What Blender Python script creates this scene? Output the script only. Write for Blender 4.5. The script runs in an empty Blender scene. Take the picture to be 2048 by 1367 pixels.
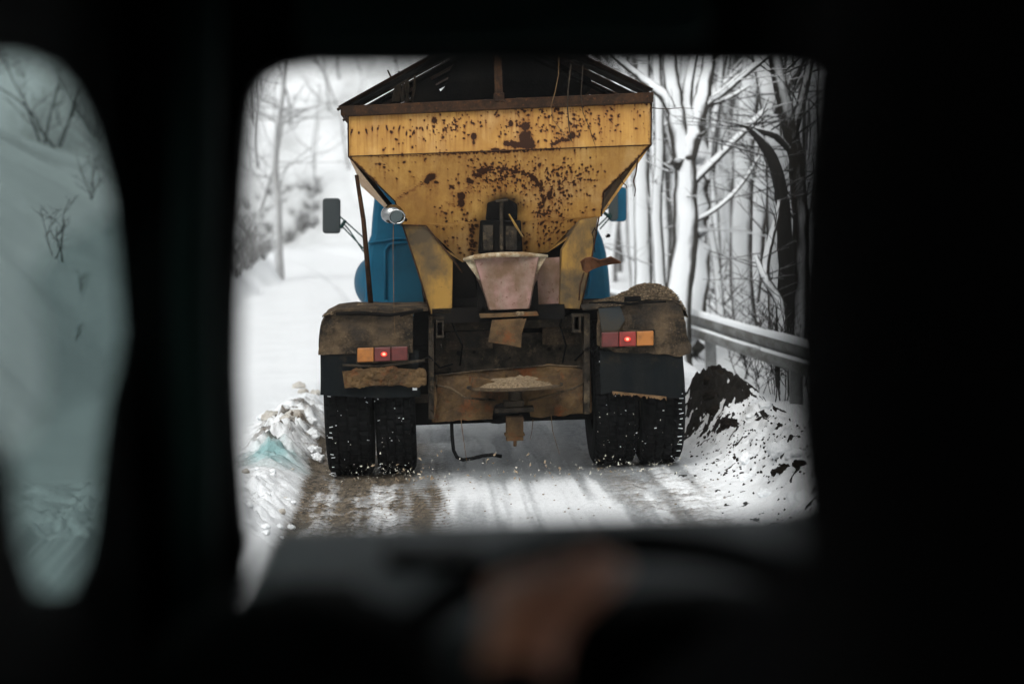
import bpy, math, random
import numpy as np
from mathutils import Vector, Matrix, Euler
random.seed(7); RS = np.random.RandomState(11)
sc = bpy.context.scene
col = sc.collection
R = math.radians
# ------------------------------------------------------------------ camera
F = 70/36*2048
CAMZ = 1.75
cam_d = bpy.data.cameras.new('camera'); cam = bpy.data.objects.new('camera', cam_d); col.objects.link(cam)
cam_d.lens = 70; cam_d.sensor_width = 36; cam_d.clip_start = 0.02; cam_d.clip_end = 2000
cam.matrix_world = (Matrix.Translation((0, 0, CAMZ)) @ Matrix.Rotation(R(90-3.49), 4, 'X') @ Matrix.Rotation(R(-1.9), 4, 'Z'))
cam_d.dof.use_dof = True; cam_d.dof.focus_distance = 13.6; cam_d.dof.aperture_fstop = 1.7
sc.camera = cam
CR = cam.matrix_world.to_3x3()
# ------------------------------------------------------------------ world, sun, exposure
w = bpy.data.worlds.new('World'); sc.world = w; w.use_nodes = True
nt = w.node_tree; bg = nt.nodes['Background']
sky = nt.nodes.new('ShaderNodeTexSky'); sky.sky_type = 'NISHITA'; sky.sun_disc = False
SUN_EL, SUN_AZ = 48, 200      # degrees; azimuth clockwise from +Y
sky.sun_elevation = R(SUN_EL); sky.sun_rotation = R(SUN_AZ); sky.air_density = 1.0; sky.dust_density = 4.0
hsv = nt.nodes.new('ShaderNodeHueSaturation'); hsv.inputs['Saturation'].default_value = 0.10
nt.links.new(sky.outputs[0], hsv.inputs['Color']); nt.links.new(hsv.outputs[0], bg.inputs['Color'])
bg.inputs['Strength'].default_value = 0.15
sun_d = bpy.data.lights.new('sun', 'SUN'); sun_d.energy = 0.9; sun_d.angle = R(25); sun_d.color = (1, .97, .93)
sun = bpy.data.objects.new('sun', sun_d); col.objects.link(sun)
sdir = Vector((math.sin(R(SUN_AZ))*math.cos(R(SUN_EL)), math.cos(R(SUN_AZ))*math.cos(R(SUN_EL)), math.sin(R(SUN_EL))))
sun.rotation_euler = (-sdir).to_track_quat('-Z', 'Y').to_euler()
vs = sc.view_settings; vs.view_transform = 'Standard'; vs.look = 'None'; vs.exposure = 0.2; vs.gamma = 1; vs.use_curve_mapping = False
sc.render.engine = 'CYCLES'
sc.cycles.max_bounces = 6; sc.cycles.transparent_max_bounces = 12; sc.cycles.volume_bounces = 1

# ------------------------------------------------------------------ helpers: rays
def ray(px, py):
    return CR @ Vector(((px-1024)/F, -(py-683.5)/F, -1))
def at_y(px, py, y):            # world point where a sight line crosses the plane Y = y
    d = ray(px, py); return Vector((0, 0, CAMZ)) + d*(y/d.y)
def at_x(px, py, x):
    d = ray(px, py); return Vector((0, 0, CAMZ)) + d*(x/d.x)
TY = R(2.8)
TM = Matrix.Translation((-0.08, 13.4, 0)) @ Matrix.Rotation(TY, 4, 'Z')
TI = TM.inverted()
def T(px, py, y):               # truck-local point on the plane local y
    o = TI @ Vector((0, 0, CAMZ)); d = TI.to_3x3() @ ray(px, py)
    return o + d*((y-o.y)/d.y)

# ------------------------------------------------------------------ helpers: noise
_tab = RS.rand(256, 256)
def vnoise(x, y):
    xi = np.floor(x).astype(int); yi = np.floor(y).astype(int); fx = x-xi; fy = y-yi
    fx = fx*fx*(3-2*fx); fy = fy*fy*(3-2*fy)
    a = _tab[xi % 256, yi % 256]; b = _tab[(xi+1) % 256, yi % 256]
    c = _tab[xi % 256, (yi+1) % 256]; d = _tab[(xi+1) % 256, (yi+1) % 256]
    return (a*(1-fx)+b*fx)*(1-fy)+(c*(1-fx)+d*fx)*fy
def fbm(x, y, o=4, s=1.0):
    x = np.asarray(x, float)*s+37.3; y = np.asarray(y, float)*s+91.7; r = 0; a = .5; t = 0
    for i in range(o):
        r = r+a*vnoise(x, y); t += a; a *= .5; x = x*2.03+11.1; y = y*2.03+5.7
    return r/t
def sm(e0, e1, x):
    t = np.clip((x-e0)/(e1-e0), 0, 1); return t*t*(3-2*t)

# ------------------------------------------------------------------ helpers: mesh builder
class MB:
    def __init__(s): s.v = []; s.f = []
    def add(s, vs, fs):
        o = len(s.v); s.v += [tuple(p) for p in vs]; s.f += [tuple(i+o for i in f) for f in fs]; return s
    def box(s, c, size, rot=None):
        x, y, z = size[0]/2, size[1]/2, size[2]/2
        P = [Vector(p) for p in ((-x,-y,-z),(x,-y,-z),(x,y,-z),(-x,y,-z),(-x,-y,z),(x,-y,z),(x,y,z),(-x,y,z))]
        if rot is not None:
            m = Euler(rot).to_matrix(); P = [m @ p for p in P]
        c = Vector(c)
        return s.add([p+c for p in P], [(0,3,2,1),(4,5,6,7),(0,1,5,4),(1,2,6,5),(2,3,7,6),(3,0,4,7)])
    def prism(s, pts, off):
        n = len(pts); off = Vector(off); P = [Vector(p) for p in pts]
        return s.add(P+[p+off for p in P], [tuple(range(n)), tuple(range(2*n-1, n-1, -1))] +
                     [(i, i+n, (i+1) % n+n, (i+1) % n) for i in range(n)])
    def tp(s, pxl, y, th):          # prism of a pixel outline at truck depth y
        return s.prism([T(a, b, y) for a, b in pxl], (0, th, 0))
    def tube(s, pts, rad, n=8, cap=True):
        P = [Vector(p) for p in pts]
        if not hasattr(rad, '__len__'): rad = [rad]*len(P)
        vs = []; ref = None
        for i, p in enumerate(P):
            d = (P[min(i+1, len(P)-1)]-P[max(i-1, 0)]).normalized()
            if ref is None: ref = Vector((0, 0, 1)) if abs(d.z) < .9 else Vector((1, 0, 0))
            a = d.cross(ref)
            if a.length < 1e-4: a = d.orthogonal()
            a.normalize(); b = d.cross(a); ref = b.cross(d)*-1 if False else ref
            for k in range(n):
                t = 2*math.pi*k/n; vs.append(p+(a*math.cos(t)+b*math.sin(t))*rad[i])
        fs = [(i*n+k, i*n+(k+1) % n, (i+1)*n+(k+1) % n, (i+1)*n+k) for i in range(len(P)-1) for k in range(n)]
        if cap: fs += [tuple(range(n-1, -1, -1)), tuple(range((len(P)-1)*n, len(P)*n))]
        return s.add(vs, fs)
    def cyl(s, a, b, r, n=16, r2=None): return s.tube([a, b], [r, r if r2 is None else r2], n)
    def blob(s, c, r, sub=1, jit=.25, sq=(1, 1, 1), rnd=random):
        t = (1+5**.5)/2
        V = [Vector(p).normalized() for p in ((-1,t,0),(1,t,0),(-1,-t,0),(1,-t,0),(0,-1,t),(0,1,t),(0,-1,-t),(0,1,-t),(t,0,-1),(t,0,1),(-t,0,-1),(-t,0,1))]
        Fc = [(0,11,5),(0,5,1),(0,1,7),(0,7,10),(0,10,11),(1,5,9),(5,11,4),(11,10,2),(10,7,6),(7,1,8),(3,9,4),(3,4,2),(3,2,6),(3,6,8),(3,8,9),(4,9,5),(2,4,11),(6,2,10),(8,6,7),(9,8,1)]
        for _ in range(sub):
            mid = {}; nf = []
            def m(a, b):
                k = (min(a, b), max(a, b))
                if k not in mid: V.append((V[a]+V[b]).normalized()); mid[k] = len(V)-1
                return mid[k]
            for a, b, c_ in Fc:
                x, y, z = m(a, b), m(b, c_), m(c_, a); nf += [(a, x, z), (b, y, x), (c_, z, y), (x, y, z)]
            Fc = nf
        c = Vector(c)
        return s.add([c+Vector((p.x*sq[0], p.y*sq[1], p.z*sq[2]))*r*(1+rnd.uniform(-jit, jit)) for p in V], Fc)
    def build(s, name, mat, parent=None, smooth=False, bevel=0, label=None):
        me = bpy.data.meshes.new(name); me.from_pydata(s.v, [], s.f); me.update()
        o = bpy.data.objects.new(name, me); col.objects.link(o)
        if mat: me.materials.append(mat)
        if smooth: me.polygons.foreach_set('use_smooth', [True]*len(me.polygons))
        if parent: o.parent = parent
        if bevel:
            b = o.modifiers.new('bevel', 'BEVEL'); b.width = bevel; b.segments = 2; b.limit_method = 'ANGLE'; b.angle_limit = R(40)
        if label: o['label'] = label
        return o
def split(mb, name, mat, parent=None, **kw):
    # every separate piece of mb becomes an object of its own
    par = list(range(len(mb.v)))
    def fd(i):
        while par[i] != i: par[i] = par[par[i]]; i = par[i]
        return i
    for f in mb.f:
        r0 = fd(f[0])
        for i in f[1:]: par[fd(i)] = r0
    comp = {}
    for f in mb.f: comp.setdefault(fd(f[0]), []).append(f)
    out = []
    for r0, fs in comp.items():
        ids = sorted({i for f in fs for i in f}); mp = {k: j for j, k in enumerate(ids)}
        out.append(MB().add([mb.v[i] for i in ids], [tuple(mp[i] for i in f) for f in fs]).build(name, mat, parent, **kw))
    return out
def tag(o, label=None, cat=None, group=None, kind=None):
    for k, v in (('label', label), ('category', cat), ('group', group), ('kind', kind)):
        if v: o[k] = v
    return o
def empty(name, loc=(0, 0, 0), mw=None):
    o = bpy.data.objects.new(name, None); col.objects.link(o); o.empty_display_size = .2
    if mw is not None: o.matrix_world = mw
    else: o.location = loc
    return o
def disp(o, strength, size, levels=0):
    t = bpy.data.textures.new(o.name+'_n', 'CLOUDS'); t.noise_scale = size; t.noise_depth = 3
    if levels:
        s = o.modifiers.new('sub', 'SUBSURF'); s.subdivision_type = 'SIMPLE'; s.levels = levels; s.render_levels = levels
    d = o.modifiers.new('disp', 'DISPLACE'); d.texture = t; d.strength = strength; d.mid_level = .5

# ------------------------------------------------------------------ helpers: materials
def newmat(name):
    m = bpy.data.materials.new(name); m.use_nodes = True
    return m, m.node_tree, m.node_tree.nodes['Principled BSDF']
def N(nt, t, **kw):
    n = nt.nodes.new('ShaderNode'+t)
    for k, v in kw.items():
        if k in n.inputs: n.inputs[k].default_value = v
        else: setattr(n, k, v)
    return n
def mixc(nt, fac, a, b):
    n = nt.nodes.new('ShaderNodeMix'); n.data_type = 'RGBA'
    for sock, v in ((n.inputs[0], fac), (n.inputs[6], a), (n.inputs[7], b)):
        if isinstance(v, bpy.types.NodeSocket): nt.links.new(v, sock)
        elif isinstance(v, (int, float)): sock.default_value = v
        else: sock.default_value = (*v, 1)
    return n.outputs[2]
def math_(nt, op, a, b=None, c=None, clamp=False):
    n = nt.nodes.new('ShaderNodeMath'); n.operation = op; n.use_clamp = clamp
    for i, v in enumerate((a, b, c)):
        if v is None: continue
        if isinstance(v, bpy.types.NodeSocket): nt.links.new(v, n.inputs[i])
        else: n.inputs[i].default_value = v
    return n.outputs[0]
def coords(nt, stretch=(1, 1, 1), kind='Object'):
    tc = N(nt, 'TexCoord'); mp = N(nt, 'Mapping'); mp.inputs['Scale'].default_value = stretch
    nt.links.new(tc.outputs[kind], mp.inputs['Vector']); return mp.outputs[0]
def noise(nt, vec, scale, detail=4, rough=.6):
    n = N(nt, 'TexNoise', Scale=scale, Detail=detail, Roughness=rough); nt.links.new(vec, n.inputs['Vector']); return n.outputs[0]
def step(nt, v, lo, hi):
    n = N(nt, 'MapRange'); n.inputs[1].default_value = lo; n.inputs[2].default_value = hi; n.clamp = True
    nt.links.new(v, n.inputs[0]); return n.outputs[0]
def bump(nt, bs, h, strength=.3, dist=.01):
    b = N(nt, 'Bump', Strength=strength, Distance=dist); nt.links.new(h, b.inputs['Height']); nt.links.new(b.outputs[0], bs.inputs['Normal'])
def wmat(name, c1, c2, s=8, st=(1, 1, 1), lo=.4, hi=.6, c3=None, s3=30, lo3=.6, hi3=.65, rough=.7, metal=0, bs=60, bst=.3, bd=.01, c4=None, s4=3, lo4=.5, hi4=.7):
    m, nt, b = newmat(name)
    v = coords(nt, st); c0 = coords(nt)
    c = mixc(nt, step(nt, noise(nt, v, s, 6, .7), lo, hi), c1, c2)
    if c3: c = mixc(nt, step(nt, noise(nt, c0, s3, 5, .7), lo3, hi3), c, c3)
    if c4: c = mixc(nt, step(nt, noise(nt, c0, s4, 5, .6), lo4, hi4), c, c4)
    nt.links.new(c, b.inputs['Base Color']); b.inputs['Roughness'].default_value = rough; b.inputs['Metallic'].default_value = metal
    b.inputs['Specular IOR Level'].default_value = .3 if max(c1) > .2 else (.12 if max(c1) > .06 else .04)
    if bst: bump(nt, b, noise(nt, c0, bs, 6, .7), bst, bd)
    return m

YEL = (.50, .265, .055); RUST = (.030, .011, .005)
def yellow_mat(name, attr):
    m, nt, b = newmat(name)
    v = coords(nt, (14, 14, .7)); c0 = coords(nt)
    c = mixc(nt, step(nt, noise(nt, v, 1.2, 6, .7), .3, .75), (.56, .32, .090), (.38, .19, .042))
    c = mixc(nt, step(nt, noise(nt, c0, 3.5, 6, .65), .40, .80), c, (.26, .12, .035))
    c = mixc(nt, math_(nt, 'MULTIPLY', step(nt, noise(nt, coords(nt, (1, 1, .6)), 2.3, 5, .6), .50, .72), .75), c, (.60, .40, .18))
    c = mixc(nt, math_(nt, 'MULTIPLY', step(nt, noise(nt, coords(nt, (60, 60, 2.5)), 1, 3, .6), .60, .78), .45), c, (.22, .09, .025))
    ru = step(nt, noise(nt, c0, 28, 5, .75), .66, .72)
    if attr:
        a = N(nt, 'Attribute'); a.attribute_name = 'rust'
        h = math_(nt, 'ADD', a.outputs['Fac'], math_(nt, 'MULTIPLY', math_(nt, 'SUBTRACT', noise(nt, c0, 75, 6, .8), .5), .85))
        halo = step(nt, h, .08, .60)
        a3 = N(nt, 'Attribute'); a3.attribute_name = 'streak'
        c = mixc(nt, math_(nt, 'MULTIPLY', math_(nt, 'MULTIPLY', a3.outputs['Fac'], 3.0, clamp=True), step(nt, noise(nt, coords(nt, (60, 60, 4)), 1, 4, .7), .3, .7)), c, (.17, .062, .018))
        c = mixc(nt, math_(nt, 'MULTIPLY', halo, .85), c, (.17, .060, .016))
        ru = step(nt, h, .42, .56)
        a2 = N(nt, 'Attribute'); a2.attribute_name = 'soot'
        c = mixc(nt, ru, c, RUST)
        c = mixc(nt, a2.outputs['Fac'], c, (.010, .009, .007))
    else:
        c = mixc(nt, step(nt, noise(nt, coords(nt, (1, 1, .35)), 7, 6, .75), .48, .66), c, (.13, .075, .030))
        c = mixc(nt, ru, c, RUST)
    nt.links.new(c, b.inputs['Base Color']); b.inputs['Roughness'].default_value = .66; b.inputs['Specular IOR Level'].default_value = .12
    bump(nt, b, noise(nt, c0, 40, 5, .7), .25, .006)
    return m
M = {}
M['yellow'] = yellow_mat('worn_yellow_paint', False)
M['legyel'] = wmat('muddy_yellow_leg', (.27, .150, .030), (.13, .078, .026), 3.2, (2, 2, .8), c3=RUST, s3=26, lo3=.66, hi3=.70, c4=(.060, .042, .022), s4=4, lo4=.42, hi4=.62, rough=.8)
M['yellowR'] = yellow_mat('rust_spotted_yellow_paint', True)
M['rustbar'] = wmat('rusty_steel', (.050, .026, .014), (.022, .014, .010), 14, c3=(.11, .045, .018), lo3=.58, hi3=.7, rough=.85)
M['tan'] = wmat('bare_tan_steel', (.52, .36, .22), (.40, .24, .12), 6, (2, 2, 2), c3=(.12, .05, .02), s3=20, lo3=.66, hi3=.7)  # flank colour lightened for the light thrown up by the snow
M['mud'] = wmat('dried_mud', (.092, .064, .038), (.016, .013, .010), 6, c3=(.14, .10, .06), s3=60, lo3=.56, hi3=.7, c4=(.022, .020, .018), s4=2.2, lo4=.50, hi4=.66, rough=.95, bs=90, bst=.7, bd=.012)
M['rustmud'] = wmat('rusty_muddy_plate', (.115, .070, .032), (.050, .032, .018), 6, c3=(.13, .046, .016), s3=9, lo3=.54, hi3=.7, rough=.9, bs=70, bst=.6, bd=.012)
M['frame'] = wmat('grimy_frame_steel', (.045, .036, .026), (.014, .012, .010), 7, c3=(.12, .088, .052), s3=13, lo3=.54, hi3=.75, rough=.85, bst=.5)
M['black'] = wmat('black_grime', (.004, .004, .004), (.008, .007, .006), 6, rough=.9)
M['slate'] = wmat('dirty_grey_paint', (.030, .034, .035), (.045, .038, .028), 4, rough=.85)
M['flap'] = wmat('rubber_flap', (.005, .007, .008), (.009, .010, .010), 3, (3, 3, .6), c4=(.035, .026, .016), s4=3.5, lo4=.60, hi4=.72, rough=.75)
M['tyre'] = wmat('tyre_rubber', (.0035, .0038, .004), (.006, .006, .006), 9, rough=.8, bst=.2)
M['pink'] = wmat('faded_pink_paint', (.27, .155, .135), (.20, .145, .11), 4, (2, 2, 1), c3=(.10, .035, .018), s3=30, lo3=.58, hi3=.68, c4=(.12, .070, .040), s4=6, lo4=.36, hi4=.64, rough=.8)
M['piping'] = wmat('pale_worn_rim', (.46, .40, .28), (.22, .14, .07), 12, rough=.75)
M['blue'] = wmat('blue_cab_paint', (.006, .085, .150), (.005, .068, .125), 3, c3=(.03, .07, .08), s3=22, lo3=.68, hi3=.74, c4=(.030, .105, .13), s4=1.6, lo4=.5, hi4=.8, rough=.55, bst=.05)
M['bluedk'] = wmat('blue_cab_recess', (.006, .060, .100), (.006, .045, .075), 3, rough=.6, bst=.05)  # cab blue again, darkened for shade in the rear wall recess
M['grain'] = wmat('sand_and_grit', (.30, .22, .13), (.12, .085, .05), 70, lo=.42, hi=.58, c3=(.55, .45, .32), s3=120, lo3=.60, hi3=.66, rough=.95, bs=150, bst=1, bd=.01)
M['grit'] = wmat('gravel_grit', (.15, .11, .07), (.050, .037, .024), 60, lo=.42, hi=.58, c3=(.38, .30, .22), s3=75, lo3=.62, hi3=.68, rough=.95, bs=80, bst=1, bd=.02)
M['twig'] = wmat('twig_bark', (.022, .018, .014), (.045, .034, .024), 20, rough=.9, bst=0)
M['straw'] = wmat('dry_straw', (.16, .10, .05), (.09, .05, .025), 20, rough=.9, bst=0)
M['chrome'], nt_, b_ = newmat('lamp_chrome'); b_.inputs['Metallic'].default_value = 1; b_.inputs['Roughness'].default_value = .18; b_.inputs['Base Color'].default_value = (.30, .31, .31, 1)
M['mirror'], nt_, b_ = newmat('mirror_back'); b_.inputs['Roughness'].default_value = .35; b_.inputs['Base Color'].default_value = (.022, .030, .032, 1)
M['mglass'], nt_, b_ = newmat('mirror_glass'); b_.inputs['Roughness'].default_value = .12; b_.inputs['Metallic'].default_value = .9; b_.inputs['Base Color'].default_value = (.10, .12, .12, 1)
M['green'] = wmat('dark_green_tube', (.010, .040, .036), (.012, .03, .028), 9, rough=.5, bst=0)
def lens(name, c, e=0, ec=None):
    m, nt, b = newmat(name); v = coords(nt)
    cc = mixc(nt, step(nt, noise(nt, v, 14, 5), .45, .7), c, tuple(x*.55 for x in c))
    nt.links.new(cc, b.inputs['Base Color']); b.inputs['Roughness'].default_value = .4
    if e: b.inputs['Emission Color'].default_value = (*ec, 1); b.inputs['Emission Strength'].default_value = e
    return m
M['amber'] = lens('amber_lens', (.34, .12, .018)); M['red'] = lens('red_lens', (.22, .018, .012)); M['reddk'] = lens('dirty_red_lens', (.10, .014, .011))
def glow_mat():
    # glowing bulb seen through the lens: brightest at its middle
    m, nt, b = newmat('lit_bulb'); b.inputs['Base Color'].default_value = (.3, .02, .01, 1)
    b.inputs['Emission Color'].default_value = (1, .035, .015, 1); b.inputs['Emission Strength'].default_value = .9
    return m
M['lit'] = glow_mat()
M['lit2'] = lens('lit_core', (.8, .2, .1), 1.6, (1, .30, .20))
# snow
def snow_mat(name='snow', c1=(.84, .86, .88), c2=(.74, .77, .79), bst=.35):
    m, nt, b = newmat(name); v = coords(nt)
    nt.links.new(mixc(nt, step(nt, noise(nt, v, 5, 6), .35, .75), c1, c2), b.inputs['Base Color'])
    b.inputs['Roughness'].default_value = .75; b.inputs['Specular IOR Level'].default_value = .2
    bump(nt, b, noise(nt, v, 35, 6, .7), bst, .02); return m
M['snow'] = snow_mat()
M['slush'] = snow_mat('dirty_slush', (.62, .60, .56), (.30, .25, .19), .8)
M['chip'] = snow_mat('ice_chip', (.80, .78, .70), (.60, .54, .42), 0)
M['soil'] = wmat('black_soil', (.013, .011, .009), (.024, .018, .013), 9, rough=1, bs=60, bst=1, bd=.03)
def bark_mat(name, dark, wind, lo=-.05, hi=.30, snow=(.80, .82, .84)):
    # rime and driven snow sticks to the windward and the upper side of the wood
    m, nt, b = newmat(name); c0 = coords(nt)
    c = mixc(nt, step(nt, noise(nt, coords(nt, (3, 3, .6)), 5, 6, .7), .35, .7), dark, tuple(x*.5 for x in dark))
    g = N(nt, 'NewGeometry'); dt = N(nt, 'VectorMath', operation='DOT_PRODUCT'); nt.links.new(g.outputs['Normal'], dt.inputs[0]); dt.inputs[1].default_value = wind
    f = math_(nt, 'ADD', dt.outputs['Value'], math_(nt, 'MULTIPLY', math_(nt, 'SUBTRACT', noise(nt, coords(nt, (1, 1, .22)), 3.0, 6, .7), .5), .9))
    c = mixc(nt, step(nt, f, lo, hi), c, snow)
    nt.links.new(c, b.inputs['Base Color']); b.inputs['Roughness'].default_value = .9; b.inputs['Specular IOR Level'].default_value = .15
    bump(nt, b, noise(nt, c0, 25, 5, .7), .5, .02); return m
WIND = Vector((-.18, -.78, .50)).normalized()
M['barkS'] = bark_mat('snowy_bark', (.060, .055, .048), WIND, .42, .66)
M['barkF'] = bark_mat('far_snowy_bark', (.16, .155, .15), Vector((-.5, -.35, .6)).normalized(), .15, .75)  # far bark: wood colour paled to imitate distance haze, snow on top
M['barkD'] = bark_mat('dark_bark', (.030, .026, .022), Vector((-.05, -.60, .80)).normalized(), .50, .80)
M['barkT'] = bark_mat('dark_twig_bark', (.020, .018, .016), Vector((0, 0, 1)), .75, .95)
# metals / cab
M['galv'] = wmat('weathered_galvanised_steel', (.20, .205, .20), (.09, .085, .075), 2.2, (1, 1, 3), c3=(.05, .042, .034), s3=6, lo3=.55, hi3=.72, rough=.6, metal=.3, bst=.2)
M['post'] = wmat('dull_post_steel', (.28, .29, .29), (.20, .20, .20), 5, rough=.6, metal=.2, bst=.1)
M['int'] = wmat('black_cab_trim', (.0030, .0036, .0036), (.004, .005, .005), 5, rough=.8, bst=.1)
M['pillar'] = wmat('dark_green_pillar_trim', (.010, .020, .018), (.009, .017, .016), 5, rough=.7, bst=.05)
M['dash'] = wmat('grey_dash_plastic', (.095, .108, .112), (.110, .125, .13), 3, rough=.7, bst=.05)
M['seat'] = wmat('black_seat_fabric', (.006, .006, .006), (.009, .009, .009), 20, rough=1, bst=.1)
M['jacket'] = wmat('black_jacket_cloth', (.010, .010, .011), (.016, .016, .017), 12, rough=.95, bst=.2)
M['hair'] = wmat('dark_hair', (.012, .009, .007), (.02, .014, .01), 60, rough=.7, bst=.3)
m, nt, b = newmat('skin'); v = coords(nt)
nt.links.new(mixc(nt, step(nt, noise(nt, v, 22, 4), .4, .7), (.66, .32, .20), (.52, .23, .14)), b.inputs['Base Color']); b.inputs['Roughness'].default_value = .5
b.inputs['Subsurface Weight'].default_value = .05; M['skin'] = m
def pane_mat(name, tint):
    m, nt, b = newmat(name); nt.nodes.remove(b); out = nt.nodes['Material Output']
    tr = N(nt, 'BsdfTransparent'); tr.inputs[0].default_value = (*tint, 1); gl = N(nt, 'BsdfGlossy'); gl.inputs['Roughness'].default_value = .02
    mx = N(nt, 'MixShader'); mx.inputs[0].default_value = .012
    nt.links.new(tr.outputs[0], mx.inputs[1]); nt.links.new(gl.outputs[0], mx.inputs[2])
    nt.links.new(mx.outputs[0], out.inputs['Surface']); return m
M['clear'] = pane_mat('clear_windshield', (.985, .99, .985))
M['tint'] = pane_mat('teal_tinted_glass', (.485, .54, .53))
M['tint2'] = pane_mat('dark_tinted_glass', (.76, .80, .80))

# ------------------------------------------------------------------ ground: one sheet, road and banks
def xc(y):
    y = np.asarray(y, float); return -.08-.0489*(y-13.4)-.001*np.clip(y-20, 0, None)**2
def ground_fields(u, y, x):
    n1 = fbm(x, y, 5, 1.0); n2 = fbm(x, y, 4, 7.0); n3 = fbm(x+50, y, 4, 22.0)
    z = (n1-.5)*.03
    near = (y > 9) & (y < 26)
    # left ridge of pushed slush and fresh snow beyond it
    lf = sm(-1.28, -1.62, u)
    z = z+lf*(.07+.05*n1)
    edge = np.exp(-((u+1.62+.12*(n1-.5))/.26)**2)
    lump = np.clip(fbm(x, y, 4, 6.0)-.42, 0, 1)*1.0
    rl = edge*sm(13.0, 14.6, y)*sm(20.5, 16.5, y)
    bil = lambda f, o_: (1-np.abs(2*fbm(x+o_, y+o_, 2, f)-1)*2)
    z = z+rl*(.03+lump*.30+.07*bil(5., 3)+.045*bil(13., 9)+.02*bil(30., 1))
    z = z+lf*sm(13.8, 12.2, y)*(.035*bil(6., 5)+.03*bil(14., 7)+.012*bil(32., 2))*sm(9, 11, y)
    z = z+np.exp(-((u-1.85)/.32)**2)*(.05*bil(4., 13)+.035*bil(11., 17)+.012*bil(28., 19))*near
    z = z+lf*sm(13.8, 12.2, y)*(np.clip(n2-.4, 0, 1)*.22+np.clip(n3-.45, 0, 1)*.08)*sm(9, 11, y)
    # wheel ruts
    for c, wd in ((-.96, .36), (.96, .36)):
        r = np.exp(-(np.abs(u-c)/wd)**4)*sm(40, 20, y)
        tread = .5+.5*np.sin(y*2*math.pi/.11+2.0*np.sin(u*22))
        z = z-r*.02+r*(tread*.020+(n3-.5)*.032)*near
    z = z+(np.sin(u*38+n1*6)*.003)*(np.abs(u) < 1.3)*near
    # right ridge, with a heap of black soil in it
    rr = sm(1.42, 2.25, u)
    z = z+rr*(.10+.20*n1)
    z = z+np.exp(-((u-1.88)/.30)**2)*(.12*n2+.06)*sm(19, 15, y)+np.exp(-((u-1.75)/.3)**2)*(n3-.5)*.07*near
    soilh = np.exp(-(((u-1.74+.15*(n1-.5))/.27)**2+((y-15.7)/.95)**2)**1.3)
    z = z+soilh*(.13+.10*bil(4., 31)+.08*bil(11., 33)+.03*bil(28., 35))
    z = z-sm(2.15, 2.9, u)*.42*sm(30, 24, y)
    # land at the right: forest slope
    z = z+np.clip(u-3.6, 0, None)*.10+np.clip(u-7, 0, None)*.22+sm(2.5, 8, u)*(fbm(x, y, 4, .35)-.5)*1.2
    # left bank
    ul = -u-3.95+1.35*sm(30, 95, y)-(fbm(x, y, 4, .30)-.5)*1.6
    z = z+np.where(ul > 0, 3.0*(1-np.exp(-np.clip(ul, 0, None)*.40))+np.clip(ul-2, 0, None)*.30, 0)+sm(0, 3, ul)*(fbm(x, y, 5, .6)-.5)*.8
    # land ahead rises into the hill
    z = z+np.clip(y-112, 0, None)*.55+sm(105, 150, y)*(fbm(x, y, 4, .06)-.5)*10+np.clip(y-60, 0, 60)*.012
    # albedo fields
    left = np.exp(-(np.abs(u+.85)/.47)**6); right = np.exp(-(np.abs(u-.95)/.38)**4)
    streak = fbm(u*9, y*.8, 4, 1.0); fine = fbm(x, y, 4, 9.0)
    trd = .5+.5*np.sin(y*2*math.pi/.11+2.0*np.sin(u*22))
    dirt = left*(.52+.70*sm(.30, .60, streak)+.35*(fine-.5)+.50*(trd-.5))*sm(19, 13.8, y)*(1-.35*sm(.50, .62, fbm(x+70, y, 4, 2.2)))
    dirt = dirt+right*(.10+.55*sm(.40, .68, fine*.5+streak*.5)+.34*(trd-.5))*.8*sm(17, 13.6, y)
    dirt = dirt+np.exp(-((u+1.32)/.06)**2)*.55*near
    dirt = dirt+rl*sm(.42, .62, n2)*.85+edge*sm(.5, .7, n1)*.3*sm(22, 16, y)*(y > 13)
    ice = np.exp(-(np.abs(u)/1.30)**8)*sm(12.95, 13.7, y)*sm(26, 20, y)*(.55+.45*sm(.35, .65, streak))  # wet ice, darkened also for the shade under and behind the truck
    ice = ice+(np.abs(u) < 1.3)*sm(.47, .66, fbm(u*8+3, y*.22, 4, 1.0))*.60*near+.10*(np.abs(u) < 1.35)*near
    soil = sm(.34, .48, soilh+(n2-.5)*1.2+(n3-.5)*1.0)*near*(u > 1.1)
    sp = fbm(x+20, y, 3, 13.0); band = np.exp(-((u-1.50)/.28)**2)*sm(11.0, 12, y)*sm(18, 15.5, y)
    soil = np.maximum(soil, .8*sm(.76, .82, sp*.70+band*.24*(n2*1.4))*(u > 1.22)*(u < 2.2)*near)
    soil = np.maximum(soil, sm(.56, .62, fbm(x+3, y+8, 4, 7.0)*.58+.34*np.exp(-(((u-1.86)/.17)**2+((y-14.2)/.40)**2))))
    turq = np.exp(-(((u+1.60)/.21)**2+((y-13.95)/.42)**2))*(.8+.8*(n2-.3))
    return z, np.clip(dirt, 0, 1), np.clip(ice, 0, 1), np.clip(soil, 0, 1), np.clip(turq, 0, 1)
def gz(x, y):
    x = np.array([float(x)]); y = np.array([float(y)]); return float(ground_fields(x-xc(y), y, x)[0][0])
us = np.concatenate([-np.geomspace(150, 2.7, 110), np.linspace(-2.66, 2.7, 380), np.geomspace(2.75, 150, 110)])
ys = np.concatenate([np.linspace(-30, 10.5, 40), np.linspace(10.54, 19.5, 330), np.geomspace(19.6, 260, 170)])
U, Yg = np.meshgrid(us, ys); Xg = U+xc(Yg)
Z, dirt, ice, soil, turq = ground_fields(U, Yg, Xg)
Z = np.where(Yg < 9, Z-0, Z)
ny, nx = U.shape
me = bpy.data.meshes.new('ground')
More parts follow.
